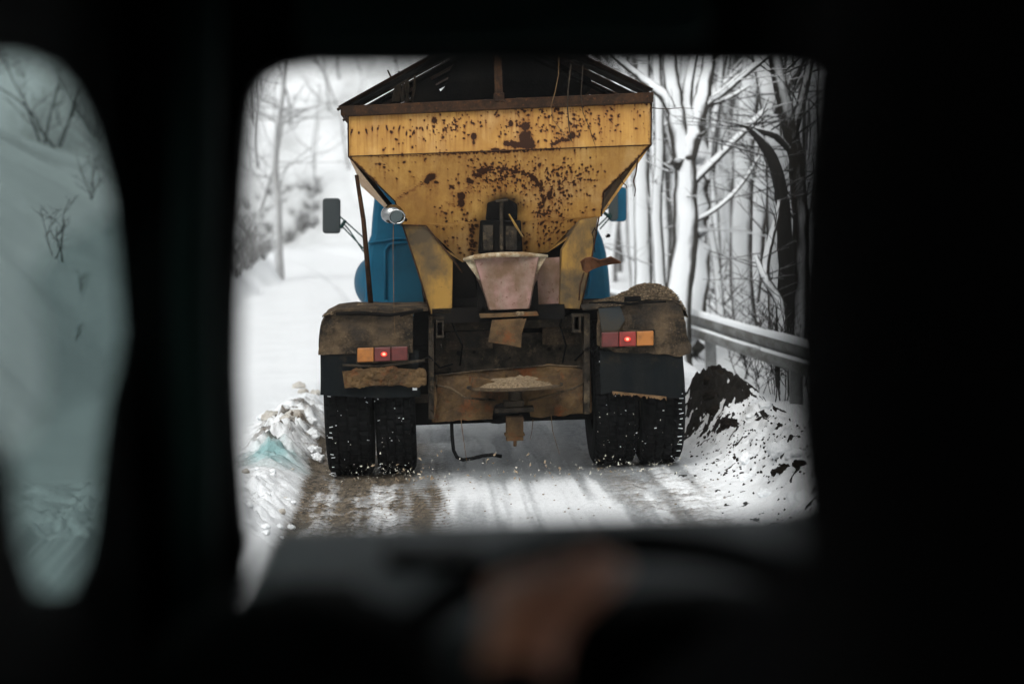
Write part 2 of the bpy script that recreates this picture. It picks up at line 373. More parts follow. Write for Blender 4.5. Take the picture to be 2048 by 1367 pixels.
idx = np.arange(nx*ny).reshape(ny, nx)
q = np.stack([idx[:-1, :-1], idx[:-1, 1:], idx[1:, 1:], idx[1:, :-1]], -1).reshape(-1, 4)
me.vertices.add(nx*ny); me.vertices.foreach_set('co', np.stack([Xg, Yg, Z], -1).astype('f').ravel())
me.loops.add(q.size); me.loops.foreach_set('vertex_index', q.ravel().astype('i'))
me.polygons.add(len(q)); me.polygons.foreach_set('loop_start', np.arange(0, q.size, 4).astype('i')); me.polygons.foreach_set('loop_total', np.full(len(q), 4, 'i'))
me.polygons.foreach_set('use_smooth', np.ones(len(q), bool)); me.update(calc_edges=True)
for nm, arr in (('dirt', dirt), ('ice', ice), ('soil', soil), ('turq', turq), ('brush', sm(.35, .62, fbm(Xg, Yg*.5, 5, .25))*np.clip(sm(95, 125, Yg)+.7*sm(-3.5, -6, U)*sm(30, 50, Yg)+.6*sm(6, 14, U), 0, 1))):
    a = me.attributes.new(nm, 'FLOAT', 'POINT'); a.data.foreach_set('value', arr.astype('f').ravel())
m, nt, b = newmat('snowy_ground'); v = coords(nt)
def att(nt, n):
    a = N(nt, 'Attribute'); a.attribute_name = n; return a.outputs['Fac']
c = mixc(nt, step(nt, noise(nt, v, 1.2, 6), .3, .8), (.85, .87, .89), (.78, .80, .82))
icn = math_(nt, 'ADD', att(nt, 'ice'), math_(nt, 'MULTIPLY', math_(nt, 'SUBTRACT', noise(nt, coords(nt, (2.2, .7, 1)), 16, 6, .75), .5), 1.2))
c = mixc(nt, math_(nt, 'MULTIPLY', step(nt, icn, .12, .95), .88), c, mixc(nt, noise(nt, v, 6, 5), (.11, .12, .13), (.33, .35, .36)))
dn = math_(nt, 'ADD', att(nt, 'dirt'), math_(nt, 'MULTIPLY', math_(nt, 'SUBTRACT', noise(nt, v, 38, 6, .8), .5), 1.1))
c = mixc(nt, step(nt, dn, .18, .85), c, mixc(nt, step(nt, noise(nt, coords(nt, (1, .6, 1)), 30, 6, .75), .42, .60), (.16, .128, .092), (.040, .035, .029)))
c = mixc(nt, step(nt, math_(nt, 'ADD', att(nt, 'turq'), math_(nt, 'MULTIPLY', math_(nt, 'SUBTRACT', noise(nt, v, 9, 5, .7), .5), .5)), .15, .8), c, (.27, .44, .45))
c = mixc(nt, math_(nt, 'MULTIPLY', att(nt, 'brush'), math_(nt, 'ADD', noise(nt, coords(nt, (1.5, 1.5, .5)), 1.0, 7, .75), .15)), c, (.30, .31, .31))  # mottled grey over the far hill, left bank and forest slope
sn = math_(nt, 'ADD', att(nt, 'soil'), math_(nt, 'MULTIPLY', math_(nt, 'SUBTRACT', noise(nt, v, 30, 4, .7), .5), 1.1))
c = mixc(nt, step(nt, sn, .42, .58), c, (.012, .010, .008))
nt.links.new(c, b.inputs['Base Color'])
b.inputs['Specular IOR Level'].default_value = .2
nt.links.new(step(nt, att(nt, 'ice'), 1.4, .2), b.inputs['Roughness'])
bump(nt, b, noise(nt, v, 28, 6, .72), .55, .03)
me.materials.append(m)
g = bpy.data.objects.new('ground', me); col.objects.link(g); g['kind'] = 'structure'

# ------------------------------------------------------------------ haze
m = bpy.data.materials.new('haze_air'); m.use_nodes = True; nt = m.node_tree; nt.nodes.remove(nt.nodes['Principled BSDF'])
pv = N(nt, 'VolumePrincipled', Density=.0006); pv.inputs['Color'].default_value = (.93, .95, .96, 1)
nt.links.new(pv.outputs[0], nt.nodes['Material Output'].inputs['Volume'])
hz = MB().box((0, 110, 40), (330, 320, 160)).build('haze', m); tag(hz, 'pale winter haze filling the valley air', 'haze', kind='stuff')

# ------------------------------------------------------------------ the spreader truck
truck = empty('spreader_truck', mw=TM)
tag(truck, 'rusty yellow gritting truck with blue cab driving ahead on the snowy road', 'truck')
# --- hopper rear faces, painted with rust (a field with the marks' own shapes)
X0, Y0, W_, H_ = 685, 190, 635, 340
yy, xx = np.mgrid[Y0:Y0+H_, X0:X0+W_].astype(float)
ru = np.zeros_like(xx); soot = np.zeros_like(xx); rr_ = random.Random(5)
def spot(cx, cy, rx, ry, a=0, v=1.0):
    ca, sa = math.cos(a), math.sin(a); dx = xx-cx; dy = yy-cy
    p = (dx*ca+dy*sa)/rx; q_ = (-dx*sa+dy*ca)/ry
    np.maximum(ru, v*np.exp(-(p*p+q_*q_)*.7), out=ru)
def cluster(cx, cy, sx, sy, n, r0=1.2, r1=3.5, el=1.6, v=.95):
    for _ in range(n):
        r = (r0+(r1-r0)*rr_.random()**2.6)*.82; spot(rr_.gauss(cx, sx), rr_.gauss(cy, sy), r*rr_.uniform(1, el), r, rr_.uniform(0, 3.1), rr_.uniform(.7, 1)*v)
def stroke(pts, r, v=1.0, jit=1.5):
    for (ax, ay), (bx, by) in zip(pts, pts[1:]):
        n = int(math.hypot(bx-ax, by-ay)/2.2)+1
        for i in range(n):
            t = i/n; spot(ax+(bx-ax)*t+rr_.gauss(0, jit), ay+(by-ay)*t+rr_.gauss(0, jit), r*rr_.uniform(.5, 1.3), r*rr_.uniform(.5, 1.3), 0, v*rr_.uniform(.6, 1))
for i in range(14): spot(702+i*14+rr_.uniform(-3, 3), 258+rr_.uniform(-4, 8), 1.6, rr_.uniform(3, 7), rr_.uniform(-.4, .4))
cluster(900, 252, 40, 17, 90); cluster(1110, 260, 50, 17, 120, el=2.2); cluster(1180, 245, 45, 20, 110); cluster(1010, 240, 60, 16, 60)
cluster(1000, 214, 150, 5, 70, 1, 3); cluster(1080, 222, 60, 10, 50, 1.2, 4); cluster(1280, 225, 12, 15, 16)
cluster(820, 280, 50, 15, 26)
spot(1051, 252, 8, 9); spot(1050, 275, 12, 14); spot(1056, 290, 14, 8); stroke([(1012, 286), (1030, 290), (1066, 288)], 6, 1, 2)
spot(947, 272, 6, 7); spot(947, 284, 3, 7, 0, .8); spot(868, 240, 6, 8, 0, .85); spot(1021, 247, 5, 6); stroke([(1104, 288), (1120, 282), (1143, 277)], 4); spot(1145, 270, 5, 7)
stroke([(910, 237), (912, 262)], 2.5, .9)
stroke([(878, 308), (935, 305), (1000, 303), (1060, 300), (1120, 297)], 2.2, 1, 1.2); spot(990, 299, 9, 4); spot(1010, 302, 11, 4); stroke([(735, 312), (820, 311), (880, 308)], 1.6, .8, .8); stroke([(1170, 294), (1290, 290)], 1.4, .7, .7)
stroke([(698, 210), (698, 312), (750, 362), (803, 446)], 2.2, .95, .8); stroke([(1301, 205), (1300, 290), (1240, 350), (1206, 385), (1203, 430)], 2.4, .95, .8)
stroke([(702, 226), (760, 223), (900, 220), (1100, 212), (1290, 205)], 2.2, .8, 1.2)
# lower slope
cluster(800, 335, 40, 16, 26); cluster(975, 350, 42, 18, 150, el=2); cluster(1050, 345, 50, 16, 110, el=2); cluster(1000, 372, 45, 14, 80)
cluster(1120, 375, 35, 26, 160, el=2.2); cluster(1150, 345, 34, 14, 60); cluster(1090, 430, 26, 26, 80, el=2.4); cluster(900, 440, 26, 30, 50); cluster(915, 490, 25, 12, 22); cluster(1120, 470, 26, 20, 40)
spot(861, 354, 11, 7, -.5); spot(872, 364, 5, 3); spot(853, 362, 6, 5); stroke([(852, 360), (825, 378), (790, 398)], 2, .8, 1.5); stroke([(845, 352), (800, 385)], 1.3, .55, 1.5)
spot(922, 392, 8, 8); spot(922, 405, 7, 8); stroke([(922, 410), (930, 430), (934, 448)], 3, .75, 2); stroke([(890, 405), (920, 412)], 1.8, .75)
stroke([(945, 345), (975, 335), (1010, 337), (1045, 345), (1070, 357), (1083, 380), (1086, 402), (1076, 430)], 3.2, .95, 2.5); stroke([(1062, 353), (1078, 366)], 4.5)
stroke([(1040, 360), (1020, 352), (985, 360)], 2.4, .9); spot(965, 342, 10, 6); spot(955, 350, 9, 4); stroke([(1155, 357), (1200, 361)], 1.8, .9, .8); stroke([(1070, 434), (1095, 427), (1120, 415)], 2.6, .9, 1.5)
stroke([(1100, 470), (1118, 452), (1130, 435)], 2, .8); spot(940, 362, 8, 5, .3); spot(1098, 390, 5, 9); spot(903, 373, 6, 3, .5)
stroke([(950, 505), (944, 470), (950, 440)], 5, .75, 3); stroke([(1050, 500), (1056, 470)], 4, .7, 3)
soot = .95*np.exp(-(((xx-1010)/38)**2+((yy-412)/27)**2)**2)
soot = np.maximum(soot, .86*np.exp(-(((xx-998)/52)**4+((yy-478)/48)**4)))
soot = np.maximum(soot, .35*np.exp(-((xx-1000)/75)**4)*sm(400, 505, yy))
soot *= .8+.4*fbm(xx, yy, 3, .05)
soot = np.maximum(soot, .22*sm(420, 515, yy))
stk = np.zeros_like(ru); acc = np.zeros(W_)
for j in range(H_):
    acc = np.maximum(acc*.955, np.clip(ru[j]-.35, 0, 1)); stk[j] = acc
stk = stk*(.5+.9*fbm(xx, yy*.15, 3, .25))
stk = (stk+np.roll(stk, 1, 1)+np.roll(stk, -1, 1))/3
def field(f, px, py):
    return float(f[min(max(int(py-Y0), 0), H_-1), min(max(int(px-X0), 0), W_-1)])
def panel(name, ledge, redge, y0, y1, step_=2.0, th=.012, parent=truck, depth=None):
    # sheet between a left and a right outline (same number of rows, in picture rows), from truck depth y0 (top) to y1
    tops = max(ledge[0][1], redge[0][1])
    n = max(2, int((ledge[-1][1]-ledge[0][1])/step_)); mcol = 310
    def poly(e, t):
        L = [0]
        for a, b2 in zip(e, e[1:]): L.append(L[-1]+abs(b2[1]-a[1])+1e-6)
        s_ = t*L[-1]
        for i in range(len(e)-1):
            if s_ <= L[i+1]+1e-9:
                k = (s_-L[i])/(L[i+1]-L[i]); return (e[i][0]+(e[i+1][0]-e[i][0])*k, e[i][1]+(e[i+1][1]-e[i][1])*k)
        return e[-1]
    mb = MB(); R1 = []; S1 = []; K1 = []; vs = []
    for j in range(n+1):
        t = j/n; l = poly(ledge, t); r = poly(redge, t)
        for i in range(mcol+1):
            k = i/mcol; px = l[0]+(r[0]-l[0])*k; py = l[1]+(r[1]-l[1])*k
            p = T(px, py, y0+(y1-y0)*t); dent = (fbm(np.array(px), np.array(py), 3, .012)-.5)*.02
            vs.append(p+Vector((0, float(dent), 0))); R1.append(field(ru, px, py)); K1.append(field(stk, px, py)); S1.append(field(soot, px, py))
    w1 = mcol+1
    fs = [(j*w1+i, (j+1)*w1+i, (j+1)*w1+i+1, j*w1+i+1) for j in range(n) for i in range(mcol)]
    mb.add(vs, fs); o = mb.build(name, M['yellowR'], parent, smooth=True)
    for nm, arr in (('rust', R1), ('soot', S1), ('streak', K1)):
        a = o.data.attributes.new(nm, 'FLOAT', 'POINT'); a.data.foreach_set('value', arr)
    sd = o.modifiers.new('solid', 'SOLIDIFY'); sd.thickness = th; sd.offset = -1
    return o
panel('hopper_rear_panel', [(695, 226), (697, 313)], [(1303, 200), (1302, 290)], 0, 0)
panel('hopper_rear_slope', [(697, 313), (790, 402), (806, 450), (850, 452), (925, 524)], [(1302, 290), (1207, 385), (1203, 432), (1160, 438), (1095, 505)], 0, .42)
# hopper sides, running forward
def L(px, py, y): return T(px, py, y)
a, b2, c_ = T(697, 226, 0), T(697, 313, 0), T(806, 450, .30)
A, B, C_ = T(1302, 202, 0), T(1302, 290, 0), T(1203, 432, .27)
mb = MB(); Ln = 3.3
mb.prism([a, b2, b2+Vector((.02, Ln, 0)), a+Vector((.02, Ln, 0))], (.012, 0, 0))
mb.prism([A, B, B+Vector((-.02, Ln, 0)), A+Vector((-.02, Ln, 0))], (-.012, 0, 0))
split(mb, 'hopper_side', M['yellow'], truck)
mb = MB()
p = [b2, T(712, 345, 1.1), T(722, 372, 1.5), T(768, 414, 1.5), T(803, 448, .9), c_]
mb.add(p+[q_+Vector((.03, 0, .01)) for q_ in p], [(0, 1, 2, 3, 4, 5), (11, 10, 9, 8, 7, 6), (0, 6, 7, 1), (1, 7, 8, 2), (2, 8, 9, 3), (3, 9, 10, 4)])
mb.build('hopper_side_slope', M['tan'], truck, label='bare tan left flank of the hopper')
mb = MB().prism([B, C_, C_+Vector((-.1, 2.8, .1)), B+Vector((-.02, Ln, 0))], (-.012, 0, .01)); mb.build('hopper_side_slope', M['yellow'], truck)
# rim
mb = MB()
mb.tp([(680, 212), (690, 233), (1306, 206), (1308, 184)], -.035, .10)
mb.prism([T(681, 212, 0), T(681, 231, 0), T(681, 231, 0)+Vector((.02, Ln, 0)), T(681, 212, 0)+Vector((.02, Ln, 0))], (.06, 0, 0))
mb.prism([T(1307, 185, 0), T(1307, 205, 0), T(1307, 205, 0)+Vector((-.02, Ln, 0)), T(1307, 185, 0)+Vector((-.02, Ln, 0))], (-.06, 0, 0))
rim = mb.build('hopper_rim', M['rustbar'], truck, bevel=.008)
# edge seams
mb = MB(); sl = lambda pts, r: mb.tube([T(*p) for p in pts], r, 6)
sl([(697, 313, -.004), (1302, 290, -.004)], .004); sl([(696, 228, -.004), (697, 313, -.004), (790, 402, .18), (806, 450, .28)], .006); sl([(1303, 203, -.004), (1302, 290, -.004), (1207, 385, .2), (1203, 432, .27)], .006)
split(mb, 'edge_seam', M['rustbar'], truck, smooth=True)
# roof of boards over the hopper
rb = MB(); eaveL = T(672, 212, 0); ridge = T(1003, 32, 0); eaveR = T(1308, 178, 0)
rd = random.Random(3); y = -.02; k = 0
while y < Ln+.2:
    wdt = .34
    for e, s in ((eaveL, -1), (eaveR, 1)):
        ex = rd.uniform(-.03, .03)
        p0 = Vector((e.x+s*ex, y, e.z-abs(ex)*.4)); p1 = Vector((ridge.x, y, ridge.z)); d = (p1-p0)
        up = Vector((0, 0, .005))
        w2 = wdt-rd.choice((.10, .13, .09, .02))
        rb.add([p0, p1, p1+Vector((0, w2, 0)), p0+Vector((0, w2, 0)), p0+up, p1+up, p1+Vector((0, w2, 0))+up, p0+Vector((0, w2, 0))+up], [(0,3,2,1),(4,5,6,7),(0,1,5,4),(1,2,6,5),(2,3,7,6),(3,0,4,7)])
    y += wdt
rb.build('board_roof', M['rustbar'], truck)
mb = MB()
for yq in (.02, 1.1, 2.2, 3.2):
    for e, s in ((eaveL, 1), (eaveR, -1)):
        mb.tube([Vector((e.x+s*.05, yq, e.z-.03)), Vector((ridge.x, yq, ridge.z-.05))], .022, 6)
mb.box((ridge.x, 1.6, ridge.z-.05), (.06, 3.3, .08))
split(mb, 'roof_rafter', M['black'], truck)
mb = MB(); p = T(998, 192, .0); q_ = T(996, 118, 0); mb.box(((p.x+q_.x)/2, .03, (p.z+ridge.z)/2), (.052, .05, ridge.z-p.z)); mb.box((p.x, .0, p.z-.01), (.07, .08, .06))
mb.build('roof_post', M['rustbar'], truck, bevel=.005)
# tarpaulin and grate hanging inside
mb = MB()
pts = [(-.62, 0), (-.60, .22), (-.50, .33), (-.38, .15), (-.33, .36), (-.20, .55), (.10, .75), (.45, .55), (.66, .40), (.7, .18), (.55, .04), (.3, .10), (0, .0), (-.2, .06), (-.42, .01)]
mb.prism([Vector((ridge.x+a_, 1.1, eaveL.z+b_*.9-.02)) for a_, b_ in pts], (0, .03, 0))
mb.prism([Vector((ridge.x+a_*1.25, 2.9, eaveL.z+b_*.9-.10)) for a_, b_ in pts], (0, .03, 0))
split(mb, 'front_tarpaulin', M['black'], truck)
# grit in the hopper
mb = MB(); n = 60; m2 = 14; vs = []
for j in range(m2+1):
    for i in range(n+1):
        x = -.95+1.85*i/n; yv = .08+j*.20
        vs.append((x, yv, eaveL.z-.075+.04*float(fbm(x, yv, 3, 3.))+.075*math.exp(-((x-.35)/.42)**2)+.05*math.exp(-((x+.1)/.3)**2)-abs(j-2)*.006))
mb.add(vs, [(j*(n+1)+i, j*(n+1)+i+1, (j+1)*(n+1)+i+1, (j+1)*(n+1)+i) for j in range(m2) for i in range(n)])
o = mb.build('grit_load', M['grain'], None, smooth=True); o.matrix_world = TM; tag(o, 'sandy grit load heaped just above the rim of the yellow hopper', 'grit', kind='stuff')
# hatch gear in the middle of the slope
mb = MB()
mb.tp([(962, 440), (1042, 440), (1046, 508), (958, 508)], .10, .22); mb.tp([(975, 405), (1012, 395), (1035, 408), (1035, 440), (972, 440)], .17, .10)
mb.build('hatch_box', M['black'], truck, bevel=.01)
mb = MB(); mb.tube([T(1003, 505, .07), T(1003, 402, .13)], .013, 8); mb.tube([T(992, 402, .10), T(1016, 400, .10)], .010, 6); mb.tp([(966, 450), (986, 450), (986, 500), (966, 500)], .085, .02); mb.tp([(1012, 452), (1034, 452), (1034, 500), (1012, 500)], .085, .02)
split(mb, 'hatch_spindle', M['frame'], truck)
mb = MB(); mb.tube([T(1018, 428, .02), T(1031, 450, .02), T(1046, 474, .02)], [.005, .009, .006], 6); mb.build('hatch_lever', M['legyel'], truck)
# chute hood
top = [(925, 518), (950, 512), (980, 508), (1010, 505), (1045, 506), (1098, 510)]
mb = MB()
f0 = [T(948, 517, .02), T(1078, 510, .02), T(1057, 617, .0), T(980, 620, .0)]
bk = [T(940, 515, .36), T(1088, 508, .36), T(1064, 618, .30), T(972, 621, .30)]
mb.add([*f0, *bk], [(3, 2, 1, 0), (0, 1, 5, 4), (1, 2, 6, 5), (2, 3, 7, 6), (3, 0, 4, 7)])
ch = mb.build('discharge_chute', M['pink'], truck, bevel=.006)
mb = MB(); cu = [T(928, 519, .05), T(950, 514, .0), T(980, 510.5, -.02), T(1010, 509, -.02), T(1045, 508.5, -.01), T(1095, 512, .05)]
mb.tube(cu, [.012, .017, .018, .018, .017, .010], 8); mb.tp([(928, 519), (953, 516), (966, 555), (958, 560)], .05, .02); mb.tp([(1094, 511), (1078, 512), (1070, 545), (1074, 548)], .05, .02)
mb.build('chute_rim', M['piping'], truck, smooth=True)
mb = MB(); mb.tp([(1073, 517), (1119, 514), (1120, 611), (1072, 613)], .24, .02); mb.build('pink_side_plate', M['pink'], truck)
mb = MB(); mb.tp([(905, 530), (945, 520), (958, 628), (905, 630)], .34, .03); mb.tp([(955, 560), (972, 600), (972, 632), (955, 632)], .1, .05); mb.tp([(1064, 580), (1075, 560), (1078, 628), (1062, 628)], .1, .05); split(mb, 'chute_backing', M['black'], truck)
mb = MB(); mb.tp([(959, 628), (1075, 623), (1078, 631), (961, 636)], -.02, .25)
mb.build('chute_sill', M['rustmud'], truck, bevel=.004)
o = MB().blob(T(1040, 627, -.01), .016, 2, .2, (2.2, 1, 1)).build('grit_crumb', M['grain']); o.matrix_world = TM; tag(o, 'small crumb of sandy grit on the sill below the pink chute', 'grit')
mb = MB(); mb.tp([(984, 640), (1046, 636), (1042, 695), (1020, 690), (976, 684)], -.01, .012); mb.tp([(1040, 640), (1053, 636), (1044, 666)], -.018, .008); mb.build('spout_flap', M['rustmud'], truck)
# yellow legs
for nm, pl, y_ in (('hopper_leg', [(805, 450), (850, 452), (906, 520), (904, 628), (861, 628)], .10), ('hopper_leg', [(1196, 433), (1160, 440), (1124, 500), (1119, 616), (1160, 618), (1180, 530)], .14)):
    o = MB().tp(pl, y_, .18).build(nm, M['legyel'], truck, bevel=.006)
mb = MB(); mb.tube([T(806, 452, .085), T(835, 540, .085), T(861, 626, .085)], .006, 6); mb.tube([T(851, 450, .085), T(907, 520, .085), T(925, 545, .12)], .007, 6); mb.tube([T(806, 450, .085), T(851, 451, .085)], .006, 6)
mb.tube([T(1198, 433, .12), T(1181, 530, .12), T(1161, 616, .12)], .006, 6)
split(mb, 'leg_flange', M['rustbar'], truck, smooth=True)
mb = MB(); mb.tube([T(1190, 455, .1), T(1184, 466, .08), T(1190, 482, .07), T(1194, 466, .08), T(1189, 456, .09)], .004, 5); mb.tube([T(1186, 476, .1), T(1190, 505, .1)], .003, 5); split(mb, 'wire_loop', M['black'], truck)
# bent rusty plate at right
mb = MB(); P = [(1160, 522), (1170, 515), (1182, 513), (1200, 519), (1222, 512), (1242, 523)]; Q = [(1165, 540), (1172, 545), (1184, 538), (1203, 530), (1224, 526), (1242, 524)]
vs = [T(a_, b_, -.05+.05*math.sin(i*1.3)) for i, (a_, b_) in enumerate(P)]+[T(a_, b_, .03) for a_, b_ in Q]
mb.add(vs, [(i, i+1, i+7, i+6) for i in range(5)]); o = mb.build('bent_plate', wmat('rust_brown', (.12, .05, .022), (.06, .025, .012), 12, rough=.8), truck)
s_ = o.modifiers.new('s', 'SOLIDIFY'); s_.thickness = .008
MB().tube([T(1168, 545, .02), T(1160, 570, .05), T(1158, 600, .08)], .006, 5).build('plate_stay', M['rustbar'], truck)
# rusty brace on the left with a lamp
MB().tube([T(713, 350, .25), T(727, 440, .3), T(742, 612, .35)], [.014, .017, .019], 10).build('brace_rod', M['rustbar'], truck, smooth=True)
c0 = T(785, 428, .02); mb = MB()
mb.blob(c0, .078, 3, 0, (1, .8, .82)); wl = mb.build('work_lamp', M['chrome'], truck, smooth=True)
mb = MB(); mb.cyl(c0+Vector((.02, -.045, -.012)), c0+Vector((.03, -.075, -.02)), .045, 20); mb.build('lamp_glass', M['mglass'], wl)
mb = MB()
pts = [c0+Vector((.03+.052*math.cos(t), -.072-.0*t, -.02+.046*math.sin(t))) for t in np.linspace(0, 2*math.pi, 21)]
mb.tube(pts, .007, 6); mb.build('lamp_bezel', M['chrome'], wl, smooth=True)
MB().tube([c0+Vector((.03, .02, .0)), T(812, 440, .2)], .012, 6).build('lamp_bracket', M['rustbar'], wl)
# --- frame under the chute
def tpl(name, mat, items, bevel=.004):
    mb = MB()
    for pl, y_, th in items: mb.tp(pl, y_, th)
    return split(mb, name, mat, truck, bevel=bevel) if 'beam' in name else mb.build(name, mat, truck, bevel=bevel)
rect = lambda x0, y0, x1, y1, s=-.035: [(x0, y0), (x1, y0+s*(x1-x0)), (x1, y1+s*(x1-x0)), (x0, y1)]
tpl('frame_post', M['frame'], [(rect(857, 632, 868, 838), .10, .14), (rect(857, 632, 890, 640), .10, .14)])
tpl('frame_post', M['frame'], [(rect(1168, 628, 1180, 828), .10, .14), (rect(1145, 628, 1180, 634), .10, .14)])
for a_, nm in ((872, 0), (1146, 1)):
    y_ = 641 if not nm else 630
    mb = MB(); mb.tp(rect(a_, y_, a_+16, y_+4), .07, .10); mb.tp(rect(a_, y_+30, a_+16, y_+35), .07, .10); mb.tp(rect(a_, y_+4, a_+3, y_+30), .07, .10); mb.tp(rect(a_+12, y_+4, a_+16, y_+30), .07, .10)
    mb.build('bracket', M['frame'], truck, bevel=.003)
tpl('cross_beam', M['frame'], [(rect(886, 640, 1148, 662), .30, .12)]); tpl('cross_beam', M['black'], [(rect(640, 680, 860, 700), .45, .10), (rect(1178, 668, 1370, 690), .45, .10)])
o = tpl('rear_crossmember', M['frame'], [(rect(870, 672, 1168, 745), .42, .03)])
mb = MB()
for a_, b_, r_ in ((918, 706, .018), (948, 704, .012), (1098, 698, .014), (1120, 697, .010), (900, 738, .008), (1020, 715, .006)):
    mb.cyl(T(a_, b_, .40), T(a_, b_, .43), r_, 12)
split(mb, 'bolt_hole', M['black'], truck)
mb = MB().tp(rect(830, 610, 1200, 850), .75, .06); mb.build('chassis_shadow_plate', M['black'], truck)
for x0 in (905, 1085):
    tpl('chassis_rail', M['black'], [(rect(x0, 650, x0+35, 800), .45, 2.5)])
tpl('mud_caked_plate', M['mud'], [(rect(892, 664, 985, 700), .38, .02)]); tpl('mud_caked_plate', M['mud'], [(rect(1085, 655, 1150, 690), .38, .02)])
mb = MB()
for a_, b_ in ((862, 690), (862, 720), (863, 780), (864, 820), (1174, 660), (1174, 700), (1175, 760), (1176, 810), (1160, 640), (882, 690)): mb.blob(T(a_, b_, .09), .008, 1, 0)
split(mb, 'bolt', M['frame'], truck, smooth=True)
for pts in ([(818, 715, .0), (840, 722, .05), (858, 712, .08), (880, 735, .15), (905, 728, .25)], [(1200, 690, .0), (1188, 705, .05), (1176, 695, .08), (1150, 720, .2)], [(900, 632, .2), (910, 660, .2), (925, 690, .25), (920, 730, .3)], [(1128, 622, .2), (1120, 650, .2), (1132, 690, .25), (1125, 725, .3)]):
    MB().tube([T(*p) for p in pts], .007, 6).build('cable', M['tyre'], truck, smooth=True)
# deflector: sheet with a curved cut-out around the spinner
pl = [(872, 752), (905, 747), (960, 742), (1100, 730), (1160, 738), (1182, 742), (1184, 826), (1062, 832), (1058, 812), (1035, 806), (1000, 806), (988, 812), (986, 838), (866, 842), (868, 790)]
mb = MB(); n = len(pl); mb.tp(pl, .20, .012); o = mb.build('deflector_plate', M['rustmud'], truck); o.modifiers.new('t', 'TRIANGULATE'); disp(o, .05, .13, 5)
mb = MB(); mb.tube([T(873, 752, .17), T(871, 800, .17), T(869, 812, .17)], .007, 6); mb.tube([T(1168, 735, .17), T(1173, 770, .16), T(1166, 800, .17)], .007, 6); mb.tube([T(868, 770, .17), T(900, 775, .1), T(930, 795, .1), T(990, 800, .15)], .009, 6); mb.tube([T(1060, 800, .15), T(1100, 790, .1), T(1150, 775, .1), T(1168, 765, .17)], .008, 6)
mb.tube([T(875, 750, .19), T(960, 741, .19), T(1100, 730, .19), T(1160, 733, .19), T(1181, 741, .19)], .006, 6)
split(mb, 'deflector_bead', M['mud'], truck, smooth=True)
mb = MB(); mb.tp([(858, 790), (870, 760), (874, 800), (868, 842), (858, 836)], .12, .03); mb.build('torn_gusset', M['rustmud'], truck)
# spinner disc
dc = T(1030, 771, -.06); dr = .325
mb = MB(); mb.tube([dc+Vector((0, 0, -.012)), dc+Vector((0, 0, -.006)), dc+Vector((0, 0, .006))], [dr*.96, dr, dr], 40)
sd_ = mb.build('spinner_disc', M['mud'], truck)
mb = MB()
for t in (12, 100, 165, 200, 340):
    t = R(t); d = Vector((math.cos(t), math.sin(t), 0)); s2 = Vector((-d.y, d.x, 0))*.006
    p0 = dc+d*.10+Vector((0, 0, .006)); p1 = dc+d*(dr-.01)+Vector((0, 0, .006))
    mb.prism([p0-s2, p1-s2, p1-s2+Vector((0, 0, .070)), p0-s2+Vector((0, 0, .025))], s2*2)
split(mb, 'spinner_vane', M['rustmud'], sd_)
mb = MB(); vs = [dc+Vector((0, 0, .045))]; n = 48; rings = 9
for j in range(1, rings+1):
    for i in range(n):
        t = 2*math.pi*i/n; r_ = .27*j/rings; x_, y_ = r_*math.cos(t), r_*math.sin(t)
        vs.append(dc+Vector((x_, y_*.9, .006+.045*(1-(j/rings)**2.5)*(.5+float(fbm(x_, y_, 3, 18.))))))
fs = [(0, 1+i, 1+(i+1) % n) for i in range(n)]+[(1+(j-1)*n+i, 1+j*n+i, 1+j*n+(i+1) % n, 1+(j-1)*n+(i+1) % n) for j in range(1, rings) for i in range(n)]
mb.add(vs, fs)
for _ in range(260):
    t = rd.uniform(0, 6.28); r_ = .27*rd.random()**.5; mb.blob(dc+Vector((r_*math.cos(t), r_*math.sin(t), .03*(1-(r_/.27)**2)+.014)), rd.uniform(.003, .007), 0, .3)
o = mb.build('grit_on_disc', M['grain']); o.matrix_world = TM; tag(o, 'pale gritty sand lying on the spinner disc', 'grit', kind='stuff')
mb = MB(); mb.cyl(T(1030, 776, .02), T(1030, 800, .02), .045, 16); mb.tp(rect(1008, 802, 1048, 814), -.02, .12); mb.tp(rect(990, 816, 1068, 826), .0, .14); mb.build('spinner_hub', M['frame'], truck, bevel=.004)
mb = MB(); mb.tp(rect(1013, 834, 1047, 882), -.02, .12); mb.tube([T(1030, 880, .03), T(1030, 892, .03)], .012, 10); mb.tp(rect(1010, 868, 1050, 873), -.03, .14); mb.build('hydraulic_motor', M['rustmud'], truck, bevel=.005)
# axle, differential, hose
ax = T(1000, 800, .62)
mb = MB(); mb.cyl((-1.05, .62, .52), (1.05, .62, .52), .075, 16); mb.build('rear_axle', M['black'], truck, smooth=True)
mb = MB(); c1 = Vector((T(1000, 800, .62).x, .62, .53)); mb.tube([c1+Vector((-.02, -.20, 0)), c1+Vector((-.02, -.12, 0)), c1+Vector((-.02, .12, 0)), c1+Vector((-.02, .2, 0))], [.12, .20, .20, .12], 28); mb.build('differential', M['black'], truck, smooth=True)
mb = MB(); mb.tube([T(903, 835, .25), T(904, 870, .22), T(907, 900, .2), T(914, 914, .19), T(926, 919, .18), T(945, 916, .16), T(965, 911, .14), T(985, 909, .1), T(1003, 912, .08)], .013, 10); mb.build('hose', M['tyre'], truck, smooth=True)
mb = MB()
mb.tp(rect(660, 735, 700, 900), 2.9, .9); mb.build('spare_rack', M['black'], truck) if False else None
# fuel tank, front axle and front wheels, far below the cab
mb = MB(); mb.box((-.75, 2.4, .75), (.5, .9, .5)); mb.box((.8, 2.6, .75), (.45, .7, .45)); split(mb, 'fuel_tank', M['black'], truck, bevel=.04)
